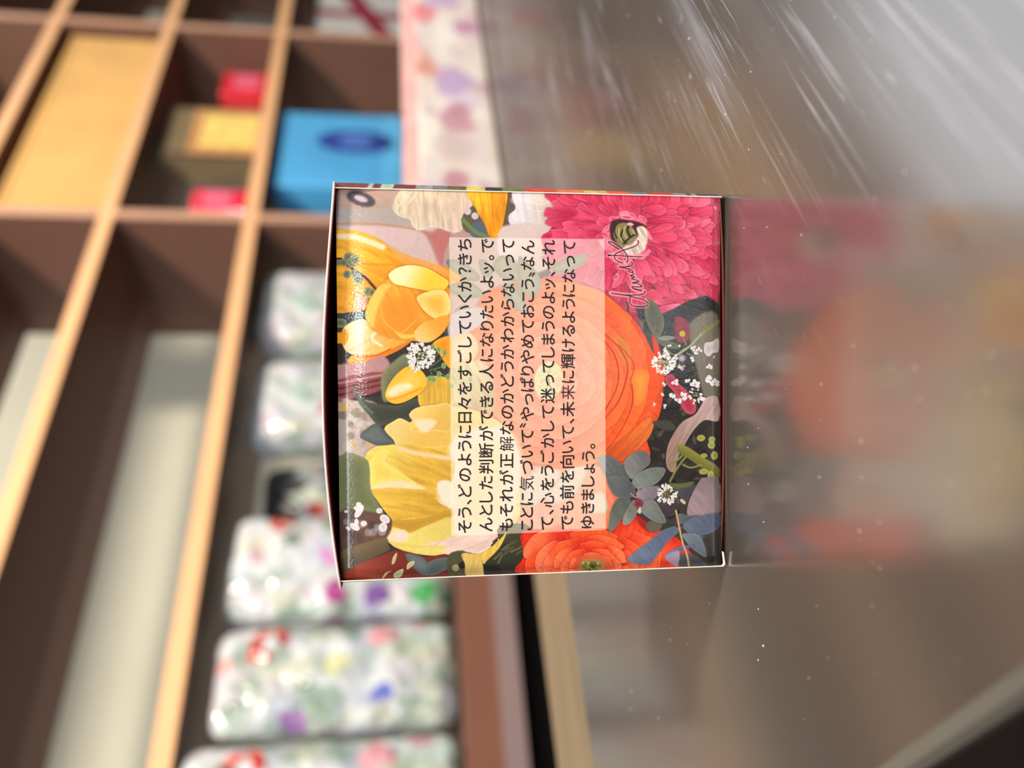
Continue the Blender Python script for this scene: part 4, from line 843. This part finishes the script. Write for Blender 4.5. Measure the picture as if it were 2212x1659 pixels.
box = thing('flower_box', 'small square box printed with bright flowers and Japanese writing, standing on the metal plate', 'box', W(0, D0+.017, -H0))
TLc, BLc, BRc, TRc = onY(724, 405.5), onY(1556.5, 425.5), onY(1559.5, 1221.5), onY(734, 1254.5)
n1 = 40; n2 = 30; V = []; UV = []; F = []
for i in range(n1+1):
    s = i/n1
    for j in range(n2+1):
        t_ = j/n2
        P = (TLc*(1-s)+BLc*s)*(1-t_)+(TRc*(1-s)+BRc*s)*t_
        dt = s*.0836; y = D0+.0002
        if dt < .010: y += .25/(2*.010)*(.010-dt)**2
        e = (1-s)*.0836
        if e < .002: y += .2/(2*.002)*(.002-e)**2
        y -= .00012*math.sin(math.pi*t_)*math.sin(math.pi*s)
        V.append(W(P.x, y, P.z)); UV.append(uvp(P.x, P.z))
for i in range(n1):
    for j in range(n2):
        a = i*(n2+1)+j; F.append((a, a+1, a+n2+2, a+n2+1))
o = new_mesh('front_panel', V, F, [M_front, M_maroon, M_cream], box, UV=UV, smooth=True); o['label'] = 'front panel with flower picture and cream caption block'
# normals towards the camera
if o.data.polygons[0].normal.y > 0: o.data.flip_normals()
solid(o, .00038, 1, 2)

def wall(name, xt, xb, sg, xo_t, xo_b, zt, zb, label):
    V = []; UV = []; F = []; MI = []
    prof = [(0, .00005), (.00018, .00005), (.00028, .0003), ('o', .0036), ('o', .0340)]
    n = 14
    for i in range(n+1):
        s = i/n; z = zt+(zb-zt)*s; xe = xt+(xb-xt)*s; xo = xo_t+(xo_b-xo_t)*s
        for k, (dx, dy) in enumerate(prof):
            V.append(W(xo if dx == 'o' else xe+sg*dx, D0+dy, z)); UV.append((s, [.05, .1, .15, .85, .95][k]))
    m_ = len(prof)
    for i in range(n):
        for k in range(m_-1):
            a = i*m_+k; f = (a, a+1, a+m_+1, a+m_); F.append(f if sg < 0 else f[::-1]); MI.append(0 if k else 2)
    o = new_mesh(name, V, F, [M_side, M_maroon, M_cream], box, MI, UV); solid(o, .0003, 1, 2, off=-1); o['label'] = label
    return o
wall('side_panel', TLc.x, BLc.x, 1, .0424, .04265, .0121, -.0717, 'right side with narrow strip of flower print')
wall('side_panel', TRc.x, BRc.x, -1, -.0418, -.0409, .0110, -.0722, 'left side')
V, F = box_vf(W, -.0410, .0420, D0+.0337, D0+.0341, -.0722, .0116); new_mesh('back_panel', V, F, [M_maroon], box)
# bowed lid
V = []; F = []; n = 28
for i in range(n+1):
    t_ = i/n; x = .0417+(-.0422-.0417)*t_
    zf = .0123+(.0110-.0123)*t_+.0030*math.sin(math.pi*t_**1.15)**.9
    for y, k in ((D0-.0001, 1.), (D0+.012, .8), (D0+.024, .4), (D0+.0343, 0.)):
        V.append(W(x, y, .0121+(.0110-.0121)*t_+(zf-(.0121+(.0110-.0121)*t_))*k))
for i in range(n):
    for k in range(3): a = i*4+k; F.append((a, a+1, a+5, a+4))
o = new_mesh('lid', V, F, [M_side, M_maroon, M_pinkedge], box, smooth=True); o['label'] = 'bowed lid with a pale pink cut edge, not quite closed'
o.data.uv_layers.new(name='UVMap')
if o.data.polygons[0].normal.z < 0: o.data.flip_normals()
solid(o, .00045, 1, 2)
# tuck flap seen through the slit
V, F = box_vf(W, -.0395, .0405, D0+.0022, D0+.0025, -.004, .0105); new_mesh('tuck_flap', V, F, [M_maroon], box)
# base sheet, sagging onto the metal
V = []; F = []
for i in range(n+1):
    t_ = i/n; x = .0412+(-.0405-.0412)*t_; lift = .0009*(abs(2*t_-1)**3)
    for y in (D0+.0010, D0+.010, D0+.0336): V.append(W(x, y, -H0+.0004+lift*(1 if y < D0+.02 else .3)))
for i in range(n):
    for k in range(2): a = i*3+k; F.append((a, a+1, a+4, a+3))
o = new_mesh('base_panel', V, F, [M_maroon, M_maroon, M_rust], box); o['label'] = 'base panel with a rust coloured edge'
if o.data.polygons[0].normal.z < 0: o.data.flip_normals()
solid(o, .00035, 1, 2, off=-1)
# little folded corner at the lower left
P = [onY(1559.5, 1190, D0-.0002), onY(1562.5, 1192, D0-.0002), onY(1566, 1219, D0-.0002), onY(1558, 1222, D0-.0002), onY(1562, 1216, D0-.0002)]
o = new_mesh('corner_fold', [p+Vector((0, 0, EYE)) for p in P], [(0, 1, 2, 3, 4)], [M_cream], box); solid(o, .0002); o['label'] = 'cream folded corner'

# ---- writing
LINES = [('そう、どのように日々をすごしていくか?きち', 1004.5, 1004.5, 1151, 515), ('んとした判断ができる人になりたいよッ。で', 1050, 1053, 1148.5, 515), ('もそれが正解なのかどうかわからないって', 1094, 1098, 1147, 516.5),
         ('ことに気づいて〝やっぱりやめておこう〟なん', 1138, 1141, 1145.5, 518), ('て、心をうごかして迷ってしまうのよッ、それ', 1182, 1186, 1144, 517.5), ('でも前を向いて、未来に輝けるようになって', 1225, 1230, 1143, 519.5),
         ('ゆきましょう。', 1269, 1272, 1141, 958)]
GL_ = {}
def glyph(ch):
    if ch in GL_: return GL_[ch]
    res = []
    for off in (0, .012, .007):
        c = bpy.data.curves.new('glyph', 'FONT'); c.body = '？' if ch == '?' else ch; c.size = 1; c.offset = off; c.resolution_u = 3
        o = bpy.data.objects.new('glyph', c); COL.objects.link(o)
        me = bpy.data.meshes.new_from_object(o.evaluated_get(bpy.context.evaluated_depsgraph_get()))
        v = np.array([(p.co.x, p.co.y) for p in me.vertices]); f = [tuple(p.vertices) for p in me.polygons]; ar = sum(p.area for p in me.polygons)
        bpy.data.objects.remove(o); bpy.data.curves.remove(c); bpy.data.meshes.remove(me)
        res.append((v, f, ar))
    # a thickened outline whose fill lost or gained pieces is dropped for the plain one
    a0 = res[0][2]; best = res[0]
    for k, lo, hi in () if ch in '来気解' else ((2, 1.06, 1.3), (1, 1.12, 1.5)):
        if a0*lo < res[k][2] < a0*hi: best = res[k]
    if best is not res[1]: print('glyph', ch, [round(r[2]/a0, 3) for r in res])
    GL_[ch] = best[:2]; return GL_[ch]
def surf(x, z):
    t_ = min(1, max(0, (.0408-x)/.0814)); s_ = min(1, max(0, (.0115-z)/.083))
    return D0+.0002-.00012*math.sin(math.pi*t_)*math.sin(math.pi*s_)-.00003
for txt, xa, xb, ya, yb in LINES:
    A = onY(xa, ya); B = onY(xb, yb)                # line centre, start and end
    size = .00335
    gs = [glyph(c) for c in txt]; wd = [(g[0][:, 0].max()-g[0][:, 0].min())*size for g in gs]
    tot = abs(B.x-A.x); gap = (tot-sum(wd))/(len(gs)-1)
    k = 1.
    if gap < .00018: k = (tot-.00018*(len(gs)-1))/sum(wd); gap = .00018
    x = 0; V = []; F = []
    for g, w_ in zip(gs, wd):
        v, f = g; b0 = len(V); mn = v[:, 0].min()
        for p in v:
            xx = x+(p[0]-mn)*size*k; t_ = xx/tot
            z_ = A.z+(B.z-A.z)*t_+(p[1]-.36)*size; V.append(W(A.x+xx, surf(A.x+xx, z_), z_))
        F += [tuple(b0+i for i in q_) for q_ in f]; x += w_*k+gap
    o = new_mesh('printed_line', V, F, M_ink, box)
V = []; F = []
for st in SG:
    p = np.array([[(q_ := onY(*sgp(e))).x, q_.z] for e in st]); q2 = []
    for i in range(len(p)-1):
        a, b_, c_, d_ = p[max(i-1, 0)], p[i], p[i+1], p[min(i+2, len(p)-1)]
        for k in range(6): t_ = k/6; q2.append(.5*((2*b_)+(c_-a)*t_+(2*a-5*b_+4*c_-d_)*t_*t_+(3*b_-a-3*c_+d_)*t_**3))
    q2.append(p[-1]); q2 = np.array(q2); tg = np.gradient(q2, axis=0); tg /= np.linalg.norm(tg, axis=1)[:, None]+1e-12; hw = .00010
    b0 = len(V)
    for (x, z), (tx, tz) in zip(q2, tg):
        V += [W(x-tz*hw, surf(x, z), z+tx*hw), W(x+tz*hw, surf(x, z), z-tx*hw)]
    for i in range(len(q2)-1): a = b0+2*i; F.append((a, a+1, a+3, a+2))
o = new_mesh('signature', V, F, M_ink, box); o['label'] = 'thin black handwritten signature'
